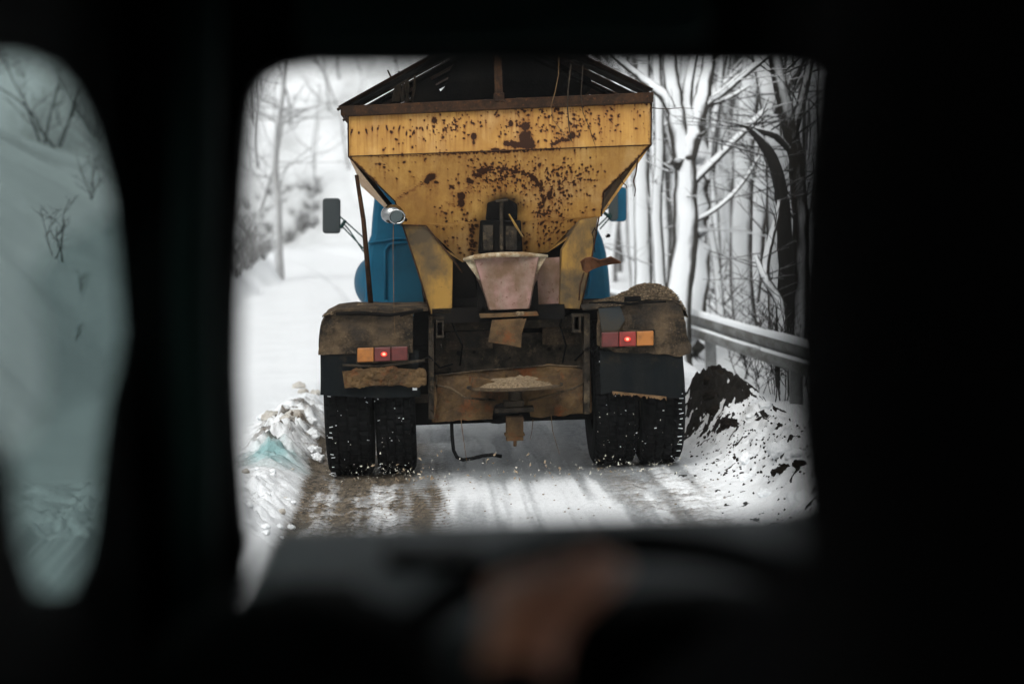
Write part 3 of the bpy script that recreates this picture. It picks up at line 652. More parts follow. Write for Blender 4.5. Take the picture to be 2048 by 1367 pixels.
# flat bed rails / subframe floor
mb = MB(); mb.box((0, 2.3, 1.12), (.9, 4.4, .10)); mb.box((0, 2.0, 1.2), (1.0, 2.8, .05)); mb.build('subframe', M['black'], truck)
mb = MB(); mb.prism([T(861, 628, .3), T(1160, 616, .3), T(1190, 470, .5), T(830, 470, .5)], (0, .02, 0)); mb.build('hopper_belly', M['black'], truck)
# hopper body closing underneath (slopes meeting the conveyor)
mb = MB()
lo = T(925, 524, .42); lo2 = T(1095, 505, .42)
mb.prism([c_, T(803, 448, .9), Vector((lo.x, 2.9, lo.z)), lo], (.01, 0, .01)); mb.prism([C_, C_+Vector((-.1, 2.8, .1)), Vector((lo2.x, 2.9, lo2.z)), lo2], (-.01, 0, .01))
split(mb, 'hopper_lower_flank', M['yellow'], truck)
# --- wheels
def tyre_mesh(wd, seed):
    rad = .52; nA = 168; prof = []
    hw = wd/2
    prof = [(-hw+.03, .27), (-hw+.008, .32), (-hw, .40), (-hw+.006, .465), (-hw+.022, .497), (-hw+.035, .507)]
    nt_ = 19; tread = [(-hw+.04+(wd-.08)*i/(nt_-1)) for i in range(nt_)]
    prof += [(x_, .512+.006*(1-(2*x_/wd)**2)) for x_ in tread]
    prof += [(hw-.035, .507), (hw-.022, .497), (hw-.006, .465), (hw, .40), (hw-.008, .32), (hw-.03, .27)]
    npf = len(prof); vs = []
    for a_ in range(nA):
        t = 2*math.pi*a_/nA
        for i, (x_, r_) in enumerate(prof):
            k = i-6
            if 0 <= k < nt_:
                blk = (a_+ (2 if (k//5) % 2 else 0)) % 4
                if blk == 3 or k in (4, 9, 14): r_ -= .013
            elif i in (4, 5, npf-5, npf-6):
                if a_ % 4 == 3: r_ -= .012
            vs.append((x_, r_*math.cos(t), r_*math.sin(t)))
    fs = [(a_*npf+i, a_*npf+i+1, ((a_+1) % nA)*npf+i+1, ((a_+1) % nA)*npf+i) for a_ in range(nA) for i in range(npf-1)]
    return vs, fs
def wheel(name, xl, xr, yb, parent=truck, ya=.62, seed=0, specks=True, r=.52):
    a_ = T(xl, yb-200, ya-.40); b_ = T(xr, yb-200, ya-.40); wd = b_.x-a_.x; cx = (a_.x+b_.x)/2
    zb = 0.0
    rt = bpy.data.objects.new(name, None); col.objects.link(rt); rt.parent = parent; rt.location = (cx, ya, .515+zb); rt.empty_display_size = .1
    vs, fs = tyre_mesh(wd, seed); MB().add(vs, fs).build('tyre', M['tyre'], rt, smooth=False)
    mb = MB(); mb.tube([(-wd*.3, 0, 0), (-wd*.29, 0, 0), (wd*.1, 0, 0), (wd*.3, 0, 0)], [.29, .285, .28, .285], 28); mb.build('rim', M['frame'], rt)
    if specks:
        mb = MB(); q = random.Random(seed)
        for _ in range(20):
            t = R(q.uniform(150, 262)); x_ = q.uniform(-wd/2+.02, wd/2-.02); rr2 = .517
            if q.random() < .35: x_ = q.choice((-1, 1))*(wd/2-q.uniform(.005, .03)); rr2 = .505
            c = Vector((x_, rr2*math.cos(t), rr2*math.sin(t)))
            if q.random() < .15: mb.box(c, (q.uniform(.008, .022), .005, q.uniform(.003, .006)), (0, q.uniform(-.6, .6), 0))
            else: mb.blob(c, q.uniform(.0015, .0042), 0, .4, (q.uniform(.7, 2), 1, q.uniform(.7, 1.6)))
        if seed in (1, 4):
            sg = 1 if seed == 4 else -1
            for a_ in range(150, 268, 4):
                if q.random() < .3: continue
                t = R(a_+q.uniform(-.6, .6)); x_ = sg*(wd/2-.045+q.uniform(-.006, .006)); mb.box((x_, .517*math.cos(t), .517*math.sin(t)), (q.uniform(.012, .034), .006, .004), (0, q.uniform(-.25, .25), 0))
        s_ = mb.build('packed_snow', M['snow'], rt); s_['kind'] = 'stuff'
    return rt
wheel('rear_wheel', 645, 742, 948, seed=1); wheel('rear_wheel', 746, 828, 940, seed=2); wheel('rear_wheel', 1184, 1274, 928, seed=3); wheel('rear_wheel', 1280, 1368, 925, seed=4)
for s, (x0, x1) in ((0, (735, 795)), (1, (1150, 1205))):
    pass
for x_ in (-.92, .92):
    rt = bpy.data.objects.new('front_wheel', None); col.objects.link(rt); rt.parent = truck; rt.location = (x_-.03, 4.7, .515)
    vs, fs = tyre_mesh(.28, 9); MB().add(vs, fs).build('tyre', M['tyre'], rt)
# --- mudguards
def mudguard(pxs, yr, name='mudguard', depth=1.2):
    # outline (x, y) across the back, swept forward over the wheel in an arc
    pts = [T(a_, b_, yr) for a_, b_ in pxs]; n = len(pts); vs = []; sec = [(0, 0), (.10, .012), (.25, .018), (.6, .02), (.95, .0), (depth, -.08)]
    for dy, dz in sec:
        for p in pts: vs.append(Vector((p.x, p.y+dy, p.z+(dz if p.z > 1.0 else 0))))
    fs = [(j*n+i, j*n+i+1, (j+1)*n+i+1, (j+1)*n+i) for j in range(len(sec)-1) for i in range(n-1)]
    mb = MB().add(vs, fs)
    return mb
# back sheets
def sheet(name, mat, pxs, y_, th=.02, dsp=.0, sz=.2, lv=4, parent=truck, label=None):
    o = MB().tp(pxs, y_, th).build(name, mat, parent, label=label); 
    if dsp:
        t = o.modifiers.new('tri', 'TRIANGULATE'); disp(o, dsp, sz, lv)
    return o
LG = [(637, 709), (637, 690), (641, 650), (650, 632), (672, 620), (700, 617), (740, 616), (780, 618), (826, 616)]
mb = MB(); mb.tp(LG+[(826, 690), (826, 705)], -.02, .02)
g1 = mb.build('mudguard', M['mud'], truck); g1.modifiers.new('t', 'TRIANGULATE'); disp(g1, .03, .12, 4)
mb = mudguard([(637, 709), (637, 690), (641, 650), (650, 632), (672, 620), (700, 617), (740, 616), (780, 618), (856, 616)], -.01); o = mb.build('mudguard_top', M['mud'], g1, smooth=True); s_ = o.modifiers.new('s', 'SOLIDIFY'); s_.thickness = .02; disp(o, .02, .1, 2)
mb = MB(); mb.tube([T(672, 627, -.05), T(720, 626, -.06), T(780, 630, -.05), T(846, 620, -.03)], [.012, .015, .012, .009], 7); mb.tube([T(800, 632, -.05), T(846, 618, -.03)], .006, 5); split(mb, 'guard_lip', M['black'], g1, smooth=True)
RG = [(1195, 690), (1194, 625), (1197, 617), (1255, 610), (1310, 600), (1345, 596), (1360, 604), (1368, 630), (1374, 670), (1381, 690), (1380, 706), (1360, 712), (1300, 706), (1230, 705)]
mb = MB(); mb.tp(RG, -.02, .02); g2 = mb.build('mudguard', M['mud'], truck); g2.modifiers.new('t', 'TRIANGULATE'); disp(g2, .035, .12, 4)
mb = mudguard([(1165, 614), (1197, 612), (1255, 606), (1310, 600), (1345, 596), (1360, 604), (1368, 630), (1374, 670), (1381, 690), (1380, 706)], -.01); o = mb.build('mudguard_top', M['mud'], g2, smooth=True); s_ = o.modifiers.new('s', 'SOLIDIFY'); s_.thickness = .02
sheet('grey_patch', M['slate'], [(1197, 617), (1240, 612), (1250, 640), (1236, 660), (1204, 664)], -.05, .02, parent=g2)
# heaps of grit on the mudguards
def heap(name, pxs, yr, dep, mat, label, cat='grit', n=70, m_=16, base=None):
    xs = [p[0] for p in pxs]; vs = []; 
    for j in range(m_+1):
        v = j/m_; prof = math.sin(min(1, v*1.25+.18)*math.pi*.5)**.6 if v < .66 else math.cos((v-.66)/.34*math.pi/2)**.7
        for i in range(n+1):
            px = xs[0]+(xs[-1]-xs[0])*i/n; py = np.interp(px, xs, [p[1] for p in pxs])
            p = T(px, py, yr+dep*.35); b = T(px, base(px), yr).z
            x_, y_ = p.x, yr+dep*v
            z_ = b+(max(p.z-b, 0))*prof+(.012*float(fbm(x_, y_, 4, 30.))-.004)
            vs.append((x_, y_, z_))
    mb = MB().add(vs, [(j*(n+1)+i, j*(n+1)+i+1, (j+1)*(n+1)+i+1, (j+1)*(n+1)+i) for j in range(m_) for i in range(n)])
    q = random.Random(4)
    for _ in range(900):
        k = q.randrange(len(vs)); p = vs[k]; mb.blob((p[0]+q.uniform(-.01, .01), p[1]+q.uniform(-.02, .02), p[2]+.002), q.uniform(.003, .009), 0, .4, (1.2, 1, .7))
    o = mb.build(name, mat); o.matrix_world = TM; tag(o, label, cat, kind='stuff')
    mb = MB()
    for _ in range(700):
        p = vs[q.randrange(len(vs))]; mb.blob((p[0]+q.uniform(-.01, .01), p[1]+q.uniform(-.02, .02), p[2]+.004), q.uniform(.0025, .006), 0, .4, (1.3, 1, .8))
    k_ = mb.build('pale_grains', M['grain'], o); k_['kind'] = 'stuff'; return o
heap('gravel_heap', [(1190, 607), (1220, 600), (1240, 594), (1262, 583), (1280, 573), (1300, 569), (1320, 570), (1340, 578), (1355, 592), (1363, 608), (1368, 632)], -.03, .6, M['grit'], 'high heap of wet gravel on top of the right mudguard', base=lambda x: 622 if x < 1340 else 622+(x-1340)*.5)
heap('gravel_heap', [(650, 632), (668, 621), (690, 617), (705, 613), (725, 612), (745, 616), (760, 620)], -.03, .5, M['mud'], 'thin layer of muddy grit on top of the left mudguard', n=40, base=lambda x: 634)
o = MB().tube([T(1178, 606, -.04), T(1220, 604, -.08), T(1260, 608, -.09), T(1290, 604, -.09), T(1332, 603, -.09)], [.006, .010, .010, .010, .007], 6).tp([(1250, 593), (1281, 592), (1283, 602), (1249, 604)], -.08, .04).build('guard_lip', M['black'], g2)
# mud flaps
sheet('mud_flap', M['flap'], [(641, 705), (838, 700), (841, 792), (745, 795), (700, 793), (640, 790)], .0, .012, .02, .3, 4)
fl = sheet('mud_flap', M['flap'], [(1200, 702), (1366, 706), (1369, 760), (1362, 796), (1330, 795), (1280, 790), (1228, 783), (1203, 788)], .0, .012, .02, .3, 4)
mb = MB(); q = random.Random(8); px = 1225; vs = []
top_ = []; bot = []
while px < 1334: top_.append((px, 782+(px-1225)*.10)); bot.append((px, 784+(px-1225)*.10+q.uniform(0, 7))); px += 3
for i in range(len(top_)-1): mb.tp([top_[i], top_[i+1], bot[i+1], bot[i]], -.015, .02)
mb.build('torn_fringe', M['straw'], fl)
# crumpled plate at left
o = sheet('crumpled_plate', M['rustmud'], [(683, 741), (740, 738), (800, 735), (838, 738), (848, 742), (850, 768), (800, 770), (745, 772), (688, 777)], -.05, .012, .09, .10, 5)
o2 = MB().tube([T(685, 730, -.04), T(760, 732, -.05), T(850, 720, -.04)], .010, 6).build('plate_bar', M['frame'], truck)
o = sheet('number_tab', M['snow'], [(825, 766), (834, 766), (834, 780), (825, 780)], -.03, .004)
# tail lamps
def tail(x0, y0, x1, y1, order, label=None):
    rt = bpy.data.objects.new('tail_lamp', None); col.objects.link(rt); rt.parent = truck; rt.empty_display_size = .1
    s = (y1-y0)/(x1-x0)*0; sl_ = -.035
    h = y1-y0; MB().tp([(x0-2, y0-3), (x1+2, y0-3+sl_*(x1-x0)), (x1+2, y1+3+sl_*(x1-x0)), (x0-2, y1+3)], -.055, .05).build('housing', M['frame'], rt, bevel=.006)
    n = 3; wd = (x1-x0)/n
    for i, k in enumerate(order):
        a_ = x0+wd*i; yo = sl_*(a_-x0)
        mb = MB().tp([(a_+.8, y0+yo), (a_+wd-.8, y0+yo+sl_*wd), (a_+wd-.8, y1+yo+sl_*wd), (a_+.8, y1+yo)], -.085, .03)
        mb.build({'amber': 'amber_lens', 'red': 'red_lens', 'reddk': 'red_lens'}[k], M[k], rt, bevel=.006)
    return rt
def lit(rt, px, py):
    mb = MB(); mb.blob(T(px, py, -.088), .019, 2, 0, (1.15, .35, .85)); mb.build('glowing_bulb', M['lit'], rt, smooth=True)
    mb = MB(); mb.blob(T(px, py, -.094), .0095, 2, 0, (1.2, .4, 1)); mb.build('bulb_core', M['lit2'], rt, smooth=True)
t1 = tail(714, 696, 816, 724, ('amber', 'reddk', 'reddk')); lit(t1, 768, 708)
t2 = tail(1203, 665, 1308, 694, ('reddk', 'red', 'amber')); lit(t2, 1255, 678)
# wheel-arch dark boxes
tpl('inner_arch', M['black'], [(rect(829, 700, 858, 835), .35, .03), (rect(828, 625, 858, 690), .2, .03)], 0)
MB().tp(rect(824, 790, 858, 806), .3, .2).build('axle_stop', M['frame'], truck, bevel=.004)
# --- cab
CY = 4.05
def cab():
    # profile of the cab seen from behind, narrower at the glass, with rounded shoulders
    Lp = [(748, 400), (744, 440), (742, 470), (736, 485), (731, 530), (729, 570), (728, 615), (728, 640)]
    Rp = [(1195, 400), (1194, 440), (1196, 458), (1206, 478), (1213, 505), (1218, 540), (1221, 575), (1222, 612)]
    pl = [T(a_, b_, CY) for a_, b_ in Lp]+[T(a_, b_, CY) for a_, b_ in Rp[::-1]]
    topz = 2.28
    tl = T(752, 330, CY); tr = T(1190, 320, CY)
    pl = pl+[Vector((tr.x, CY, topz-.06)), Vector((tr.x-.12, CY, topz)), Vector((tl.x+.12, CY, topz)), Vector((tl.x, CY, topz-.06))]
    o = MB().prism(pl, (0, 1.55, 0)).build('cab', M['blue'], truck, bevel=.05); return o
cb = cab()
mb = MB(); pp = [T(a_, b_, CY-.012) for a_, b_ in ((790, 488), (800, 480), (1150, 470), (1170, 480), (1176, 585), (1160, 600), (800, 612), (786, 600))]
mb.prism(pp, (0, .02, 0)); mb.build('rear_wall_panel', M['bluedk'], cb, bevel=.01)
mb = MB(); z = [T(a_, b_, CY-.02) for a_, b_ in ((771, 600), (770, 500), (778, 489), (790, 486), (840, 484))]; mb.tube(z, .012, 8); mb.tube([T(a_, b_, CY-.02) for a_, b_ in ((771, 600), (780, 610), (850, 607))], .012, 8)
mb.tube([T(736, 486, CY-.01), T(790, 477, CY-.02), T(860, 475, CY-.02)], .010, 8)
mb.tube([T(a_, b_, CY-.02) for a_, b_ in ((1150, 470), (1176, 490), (1181, 560), (1176, 590), (1160, 596))], .012, 8)
split(mb, 'pressed_bead', M['blue'], cb, smooth=True)
mb = MB(); mb.tp([(800, 372), (1150, 360), (1150, 440), (800, 452)], CY-.015, .02); mb.build('rear_window', M['mglass'], cb)
mb = MB(); mb.blob((T(722, 560, 5.6).x+.13, 5.75, 1.20), .20, 3, 0, (1, 3.0, 1.25)); mb.build('front_fender', M['blue'], cb, smooth=True)
mb = MB(); mb.blob((T(1200, 560, 5.6).x-.16, 5.75, 1.20), .20, 3, 0, (1, 3.0, 1.25)); mb.build('front_fender', M['blue'], cb, smooth=True)
mb = MB(); mb.box((-.03, 6.3, 1.35), (1.3, 1.5, .75)); mb.build('bonnet', M['blue'], cb, bevel=.15)
mb = MB(); mb.tube([T(1212, 474, CY), T(1216, 471, CY)], .012, 6); mb.blob(T(1217, 471, CY), .018, 1, .1); mb.build('roof_marker', M['black'], cb)
def rr(x0, y0, x1, y1, r, y, n=6):
    P = []
    for cx, cy, a0 in ((x1-r, y0+r, -90), (x1-r, y1-r, 0), (x0+r, y1-r, 90), (x0+r, y0+r, 180)):
        for i in range(n+1):
            t = R(a0+90*i/n); P.append(T(cx+r*math.cos(t), cy+r*math.sin(t), y))
    return P
mi = MB().prism(rr(645, 396, 681, 467, 7, 5.0), (0, .05, 0)).build('side_mirror', M['mirror'], truck, bevel=.008)
mb = MB().prism(rr(648, 400, 678, 463, 5, 4.99), (0, .006, 0)).build('mirror_glass', M['mirror'], mi)
mb = MB()
for pl in ([(680, 433), (728, 476)], [(681, 449), (727, 497)], [(685, 444), (700, 462), (727, 503)], [(727, 470), (729, 506)]):
    mb.tube([T(a_, b_, 4.98) for a_, b_ in pl], .0075, 6)
mb.tube([T(681, 456, 4.97), T(691, 440, 4.97)], .016, 8); mb.build('mirror_arm', M['green'], mi)
mb = MB().prism([p + Vector((0, 0, 0)) for p in rr(1218, 374, 1253, 443, 8, 5.0)], (0, .09, 0)); m2 = mb.build('side_mirror', M['blue'], truck, bevel=.012)
mb = MB().prism(rr(1218, 377, 1236, 441, 7, 4.985), (0, .012, 0)).build('mirror_glass', M['mglass'], m2)
mb = MB()
for pl in ([(1196, 432), (1220, 412)], [(1196, 452), (1222, 426)], [(1200, 458), (1224, 430)]):
    mb.tube([T(a_, b_, 4.98) for a_, b_ in pl], .0075, 6)
mb.tube([T(1208, 425, 4.97), T(1222, 436, 4.97)], .015, 8); mb.build('mirror_arm', M['green'], m2)
# --- straws and twigs caught on the hopper: things of their own
def strand(name, pts, r, mat, label, cat='twig', group=None):
    P = [T(*p) for p in pts]; o = MB().tube(P, [r*(1-.5*i/(len(P)-1)) for i in range(len(P))], 5).build(name, mat, smooth=True); o.matrix_world = TM; return tag(o, label, cat, group)
strand('hanging_twig', [(1118, 110, -.06), (1117, 150, -.06), (1110, 185, -.07), (1102, 212, -.06), (1106, 240, -.05), (1130, 270, -.04), (1146, 285, -.03)], .004, M['straw'], 'curved straw stem hanging over the hopper rim towards the large rust patch')
strand('hanging_twig', [(1142, 130, -.06), (1136, 180, -.07), (1135, 215, -.06), (1138, 255, -.04), (1143, 282, -.03)], .006, M['twig'], 'thick dark twig hanging straight down over the hopper rim')
strand('hanging_twig', [(1166, 130, -.06), (1162, 190, -.07), (1166, 225, -.05), (1180, 260, -.04), (1190, 290, -.03)], .0035, M['twig'], 'thin dark stem drooping over the rim, nearest the right corner of the hopper')
strand('hanging_wire', [(1275, 318, .05), (1272, 345, .05), (1267, 362, .05), (1271, 378, .05), (1269, 393, .05)], .006, M['rustbar'], 'long crooked rusty wire hanging under the right flank of the hopper', 'wire')
strand('hanging_wire', [(1241, 356, .1), (1246, 366, .1), (1252, 371, .1), (1254, 377, .1)], .005, M['rustbar'], 'short bent wire beside the right mirror of the truck', 'wire')
strand('hanging_straw', [(787, 440, -.02), (786, 500, -.03), (787, 560, -.03), (788, 620, -.03), (790, 670, -.06)], .0028, M['straw'], 'long thin straw hanging from the chrome work lamp', 'straw')
for i, (x_, h_) in enumerate([(780, 142), (789, 152), (802, 160), (812, 150), (793, 170), (820, 165)]):
    pass
mb = MB(); q = random.Random(2)
for i in range(9):
    a_ = 783+i*5+q.uniform(-3, 3); mb.tube([T(a_, 203, .3), T(a_+q.uniform(-6, 6), 175, .28), T(a_+q.uniform(-12, 16), q.uniform(138, 165), .25)], [.012, .009, .006], 5)
o = mb.build('stick_bundle', M['twig']); o.matrix_world = TM; tag(o, 'bundle of upright sticks poking from the load at the left of the hopper', 'sticks')
for k, (pts, lab) in enumerate([([(1066, 838, .1), (1064, 860, .1), (1060, 880, .1)], 'short straw under the spreader right of the motor'), ([(1102, 828, .1), (1105, 860, .1), (1112, 885, .1), (1119, 908, .1)], 'long crooked straw under the right part of the rusty deflector plate'), ([(922, 838, .15), (926, 870, .15), (930, 900, .15), (934, 925, .15)], 'thin straw beside the black hose under the truck')]):
    strand('hanging_straw', pts, .003, M['straw'], lab, 'straw')
strand('sagging_wire', [(1303, 216, .05), (1330, 218, .1), (1360, 216, .2), (1388, 217, .3)], .0035, M['rustbar'], 'thin rusty wire sticking out sideways from the right hopper corner', 'wire')

# ------------------------------------------------------------------ slush lumps, soil clods, chips
def Gp(px, py, z=0.0):
    d = ray(px, py); k = (z-CAMZ)/d.z; p = Vector((0, 0, CAMZ))+d*k; return p
def lump(px, py, r, mat, name, label, cat, group=None, z=.05, sq=(1.2, 1, .7)):
    p = Gp(px, py, z); p.z = gz(p.x, p.y)+r*.25
    o = MB().blob((0, 0, 0), r, 3, .0, sq).build(name, mat, smooth=True); o.location = p; o.rotation_euler = (0, 0, random.uniform(0, 6)); disp(o, r*1.0, r*.55)
    return tag(o, label, cat, group)
q = random.Random(21)
for i in range(22):
    px = q.gauss(598, 26); py = q.uniform(775, 915)
    if px > 636: px = 636-q.random()*20
    lump(px+(915-py)*.08, py, q.choice((.02, .03, .035, .05, .06)), M[q.choice(('snow', 'slush', 'snow'))], 'snow_lump', 'loose lump of ploughed snow in the ridge left of the truck wheels', 'snow lump', 'snow lumps in the ridge beside the left wheels')
for px, py, r, lab in ((607, 795, .05, 'big brownish slush lump at the far end of the left ridge'), (545, 862, .08, 'wide brown slush lump beside the turquoise stained snow'), (592, 866, .07, 'brown lump of slush closest to the left tyre'), (577, 893, .05, 'small dark stone on the left snow ridge')):
    lump(px, py, r, M['slush'], 'slush_lump', lab, 'slush lump')
for i in range(20):
    px = q.uniform(485, 600); py = q.uniform(925, 1075)
    lump(px, py, q.uniform(.010, .024), M['snow' if q.random() < .7 else 'slush'], 'snow_lump', 'rough snow lump near the lower left corner of the windscreen view', 'snow lump', 'snow lumps at the near left road edge')
for i in range(12):
    px = q.uniform(1480, 1640); py = 820+(px-1480)*.35+q.uniform(-20, 80)
    lump(px, py, q.uniform(.03, .08), M['snow'], 'snow_lump', 'snow lump in the pile below the near guard rail post', 'snow lump', 'snow lumps below the guard rail', z=.3)
for i in range(9):
    px = q.gauss(1425, 20); py = q.uniform(780, 840)
    lump(px, py, q.uniform(.03, .09), M['soil'], 'soil_clod', 'black soil clod in the heap right of the truck', 'soil clod', 'clods of the black soil heap', z=.25)
for px, py, r, lab in ((1554, 975, .035, 'small dark clod left of its larger neighbour at the lower right'), (1570, 980, .045, 'largest dark clod on the snow at the lower right'), (1600, 990, .04, 'dark clod nearest the black seat edge at the lower right')):
    lump(px, py, r, M['soil'], 'soil_clod', lab, 'soil clod')
# chips thrown up by the wheels
mb = MB(); q = random.Random(31)
def chip(px, py, y, s):
    p = TM @ T(px, py, y)
    if p.z < .012: p.z = .012
    c = [Vector((q.uniform(-1, 1)*s, q.uniform(-.3, .3)*s, q.uniform(-1, 1)*s)) for _ in range(4)]
    c = sorted(c, key=lambda v_: math.atan2(v_.z, v_.x)); mb.prism([p+a_ for a_ in c], (0, .006, 0))
for _ in range(110): chip(q.gauss(790, 60), q.gauss(945, 9), q.uniform(-.1, .3), .002+.010*q.random()**3)
for _ in range(14): chip(q.uniform(650, 840), q.uniform(860, 950), q.uniform(-.05, .1), .002+.008*q.random()**2)
for _ in range(50): chip(q.gauss(1000, 60), q.gauss(938, 14), q.uniform(-.2, .3), .002+.010*q.random()**3)
for _ in range(150): chip(q.gauss(1240, 80), q.gauss(936, 9), q.uniform(-.2, .2), .002+.009*q.random()**3)
for _ in range(34): chip(q.uniform(1195, 1365), q.uniform(820, 925), q.uniform(-.05, .1), .002+.008*q.random()**2)
o = mb.build('ice_chips', M['chip']); tag(o, 'spray of small white ice chips thrown up behind the rear wheels', 'ice chips', kind='stuff')
mb = MB()
for _ in range(26): chip(q.gauss(835, 45), q.gauss(940, 18), q.uniform(-.1, .2), q.uniform(.008, .020))
for _ in range(30): chip(q.gauss(1010, 50), q.gauss(935, 18), q.uniform(-.2, .2), q.uniform(.007, .022))
for _ in range(16): chip(q.gauss(1190, 60), q.gauss(950, 12), q.uniform(-.2, .2), q.uniform(.006, .016))
o = mb.build('bark_chips', wmat('tan_bark_chip', (.42, .33, .22), (.24, .18, .12), 9, rough=.9)); tag(o, 'tan flakes of bark and dirty ice tumbling over the road behind the wheels', 'bark chips', kind='stuff')
mb = MB()
for _ in range(800):
    px = q.gauss(1500, 90); py = 890+(px-1400)*.45+q.gauss(0, 32)
    if px < 1375 or py < 870: continue
    p = Gp(px, py, .0); p.z = gz(p.x, p.y) if abs(px) < 9999 else 0; mb.blob(p, q.uniform(.003, .010)*(1.6 if q.random() < .08 else 1), 0, .4)
o = mb.build('soil_crumbs', M['soil']); tag(o, 'scattered black soil crumbs on the snow at the right road edge', 'soil crumbs', kind='stuff')
mb = MB()
for _ in range(650):
    px = q.uniform(600, 900) if q.random() < .9 else q.uniform(900, 1450); py = q.uniform(950, 1085)
    p = Gp(px, py, 0); p.z = gz(p.x, p.y)+.002; mb.blob(p, q.uniform(.002, .007), 0, .45, (1.3, 1, .7))
o = mb.build('slush_crumbs', wmat('brown_slush', (.30, .23, .16), (.12, .09, .06), 9, rough=.9)); tag(o, 'brown slush crumbs strewn over the wheel tracks', 'slush crumbs', kind='stuff')

# ------------------------------------------------------------------ guard rail
def rail_pt(y): return Vector((2.78-.1125*(y-20)-.0006*(y-20)*abs(y-20), y, .47+.0150*(y-20)))
rail = empty('guard_rail', (rail_pt(20).x, 20, 0)); tag(rail, 'weathered steel guard rail topped with snow along the right road edge', 'guard rail')
ys_r = list(np.arange(6, 46, .5)); prof = [(0, .0), (-.045, -.02), (-.06, -.06), (-.045, -.10), (0, -.125), (.0, -.165), (-.045, -.19), (-.06, -.23), (-.045, -.27), (0, -.30)]
vs = []
for y in ys_r:
    p = rail_pt(y)-rail.location
    wob = .004*math.sin(y*1.1)
    for a_, b_ in prof: vs.append(p+Vector((a_+wob*.5, 0, b_+wob)))
n = len(prof); mb = MB().add(vs, [(j*n+i, j*n+i+1, (j+1)*n+i+1, (j+1)*n+i) for j in range(len(ys_r)-1) for i in range(n-1)])
o = mb.build('beam', M['galv'], rail, smooth=True); s_ = o.modifiers.new('s', 'SOLIDIFY'); s_.thickness = .012
for y in (12.2, 16.1, 20.0, 24.0, 28.0, 32.0, 36.0, 40.0):
    p = rail_pt(y)-rail.location; p.z = 0; g_ = gz(rail_pt(y).x, y)-.2; zt2 = rail_pt(y).z-.04; h_ = zt2-g_; zc_ = (zt2+g_)/2
    mb = MB(); mb.box(p+Vector((.07, 0, zc_)), (.11, .012, h_)); mb.box(p+Vector((.01, -.03, zc_)), (.010, .08, h_)); mb.box(p+Vector((.13, -.03, zc_)), (.010, .08, h_))
    mb.build('post', M['post'], rail)
vs = []; n = 7; ys2 = np.arange(6, 46, .12)
for y in ys2:
    p = rail_pt(y); h_ = .05+.035*float(fbm(np.array(y), np.array(3.), 4, 1.6)); wob = .004*math.sin(y*1.1)
    for i in range(n):
        t = math.pi*i/(n-1); vs.append(p+Vector((.035*math.cos(t)-.03, 0, -.016+wob+h_*math.sin(t))))
o = MB().add(vs, [(j*n+i, j*n+i+1, (j+1)*n+i+1, (j+1)*n+i) for j in range(len(ys2)-1) for i in range(n-1)]).build('rail_snow', M['snow'], smooth=True)
tag(o, 'white snow cap lying along the top of the guard rail', 'snow')
vs = []
for y in ys2:
    p = rail_pt(y); h_ = .02+.02*float(fbm(np.array(y), np.array(9.), 4, 2.)); wob = .004*math.sin(y*1.1)
    for i in range(n):
        t = math.pi*i/(n-1); vs.append(p+Vector((.022*math.cos(t)-.035, 0, -.182+wob+h_*math.sin(t))))
o = MB().add(vs, [(j*n+i, j*n+i+1, (j+1)*n+i+1, (j+1)*n+i) for j in range(len(ys2)-1) for i in range(n-1)]).build('rail_snow', M['snow'], smooth=True)
tag(o, 'thin snow strip lying in the groove between the two ribs of the guard rail', 'snow')

# ------------------------------------------------------------------ trees
def grow(mb, tw, p, d, r, ln, depth, q, bend=.10, up=.04, maxd=3, nb=(2, 4), thin=.012):
    pts = [p.copy()]; rs = [r]; d = d.normalized(); seg = max(4, int(ln/.35)) if depth == 0 else max(4, int(ln/.22)); st = ln/seg
    for i in range(seg):
        d = (d+Vector((q.gauss(0, bend), q.gauss(0, bend), q.gauss(0, bend)*.5+up))).normalized()
        p = p+d*st; pts.append(p.copy()); rs.append(r*(1-.62*(i+1)/seg) if depth else r*(1-.55*(i+1)/seg))
    (mb if r > .02 else tw).tube(pts, rs, 9 if r > .08 else (6 if r > .02 else 4), cap=False)
    if depth >= maxd: return
    k = q.randint(*nb)+(2 if depth == 0 else 0)
    for _ in range(k):
        i = q.randint(int(seg*(.35 if depth == 0 else .25)), seg-1); rb_ = rs[i]*q.uniform(.35, .62)
        if rb_ < .004: rb_ = .004
        a_ = q.uniform(0, 6.283); side = Vector((math.cos(a_), math.sin(a_), 0)); dd = (pts[i+1]-pts[i]).normalized()
        nd = dd*q.uniform(.35, .9)+side*q.uniform(.6, 1.1)+Vector((0, 0, .25))
        grow(mb, tw, pts[i].copy(), nd, rb_, ln*q.uniform(.32, .55), depth+1, q, bend*1.25, up*.6, maxd, nb, thin)
def make_tree(name, seed, r, h, mat, lean=(0, 0), maxd=3, bend=.05, nb=(2, 4), tmat=None, forks=0):
    q = random.Random(seed); rt = empty(name); mb = MB(); tw = MB()
    grow(mb, tw, Vector((0, 0, -.3)), Vector((lean[0], lean[1], 1)), r, h, 0, q, bend, .05, maxd, nb)
    for _ in range(forks):
        a_ = q.uniform(0, 6.28); grow(mb, tw, Vector((0, 0, h*.22)), Vector((math.cos(a_)*.45, math.sin(a_)*.45, 1)), r*.6, h*.7, 0, q, bend, .05, maxd-1, nb)
    mb.build('trunk', mat, rt, smooth=True); tw.build('branches', tmat or mat, rt, smooth=True); return rt
protos = []; usedp = set()
for i in range(7): protos.append(make_tree('bare_tree', 100+i, random.uniform(.13, .19), random.uniform(11, 14), M['barkS'], (random.uniform(-.08, .08), 0), 3, .055, (2, 4), M['barkS'], 1 if i % 3 == 0 else 0))
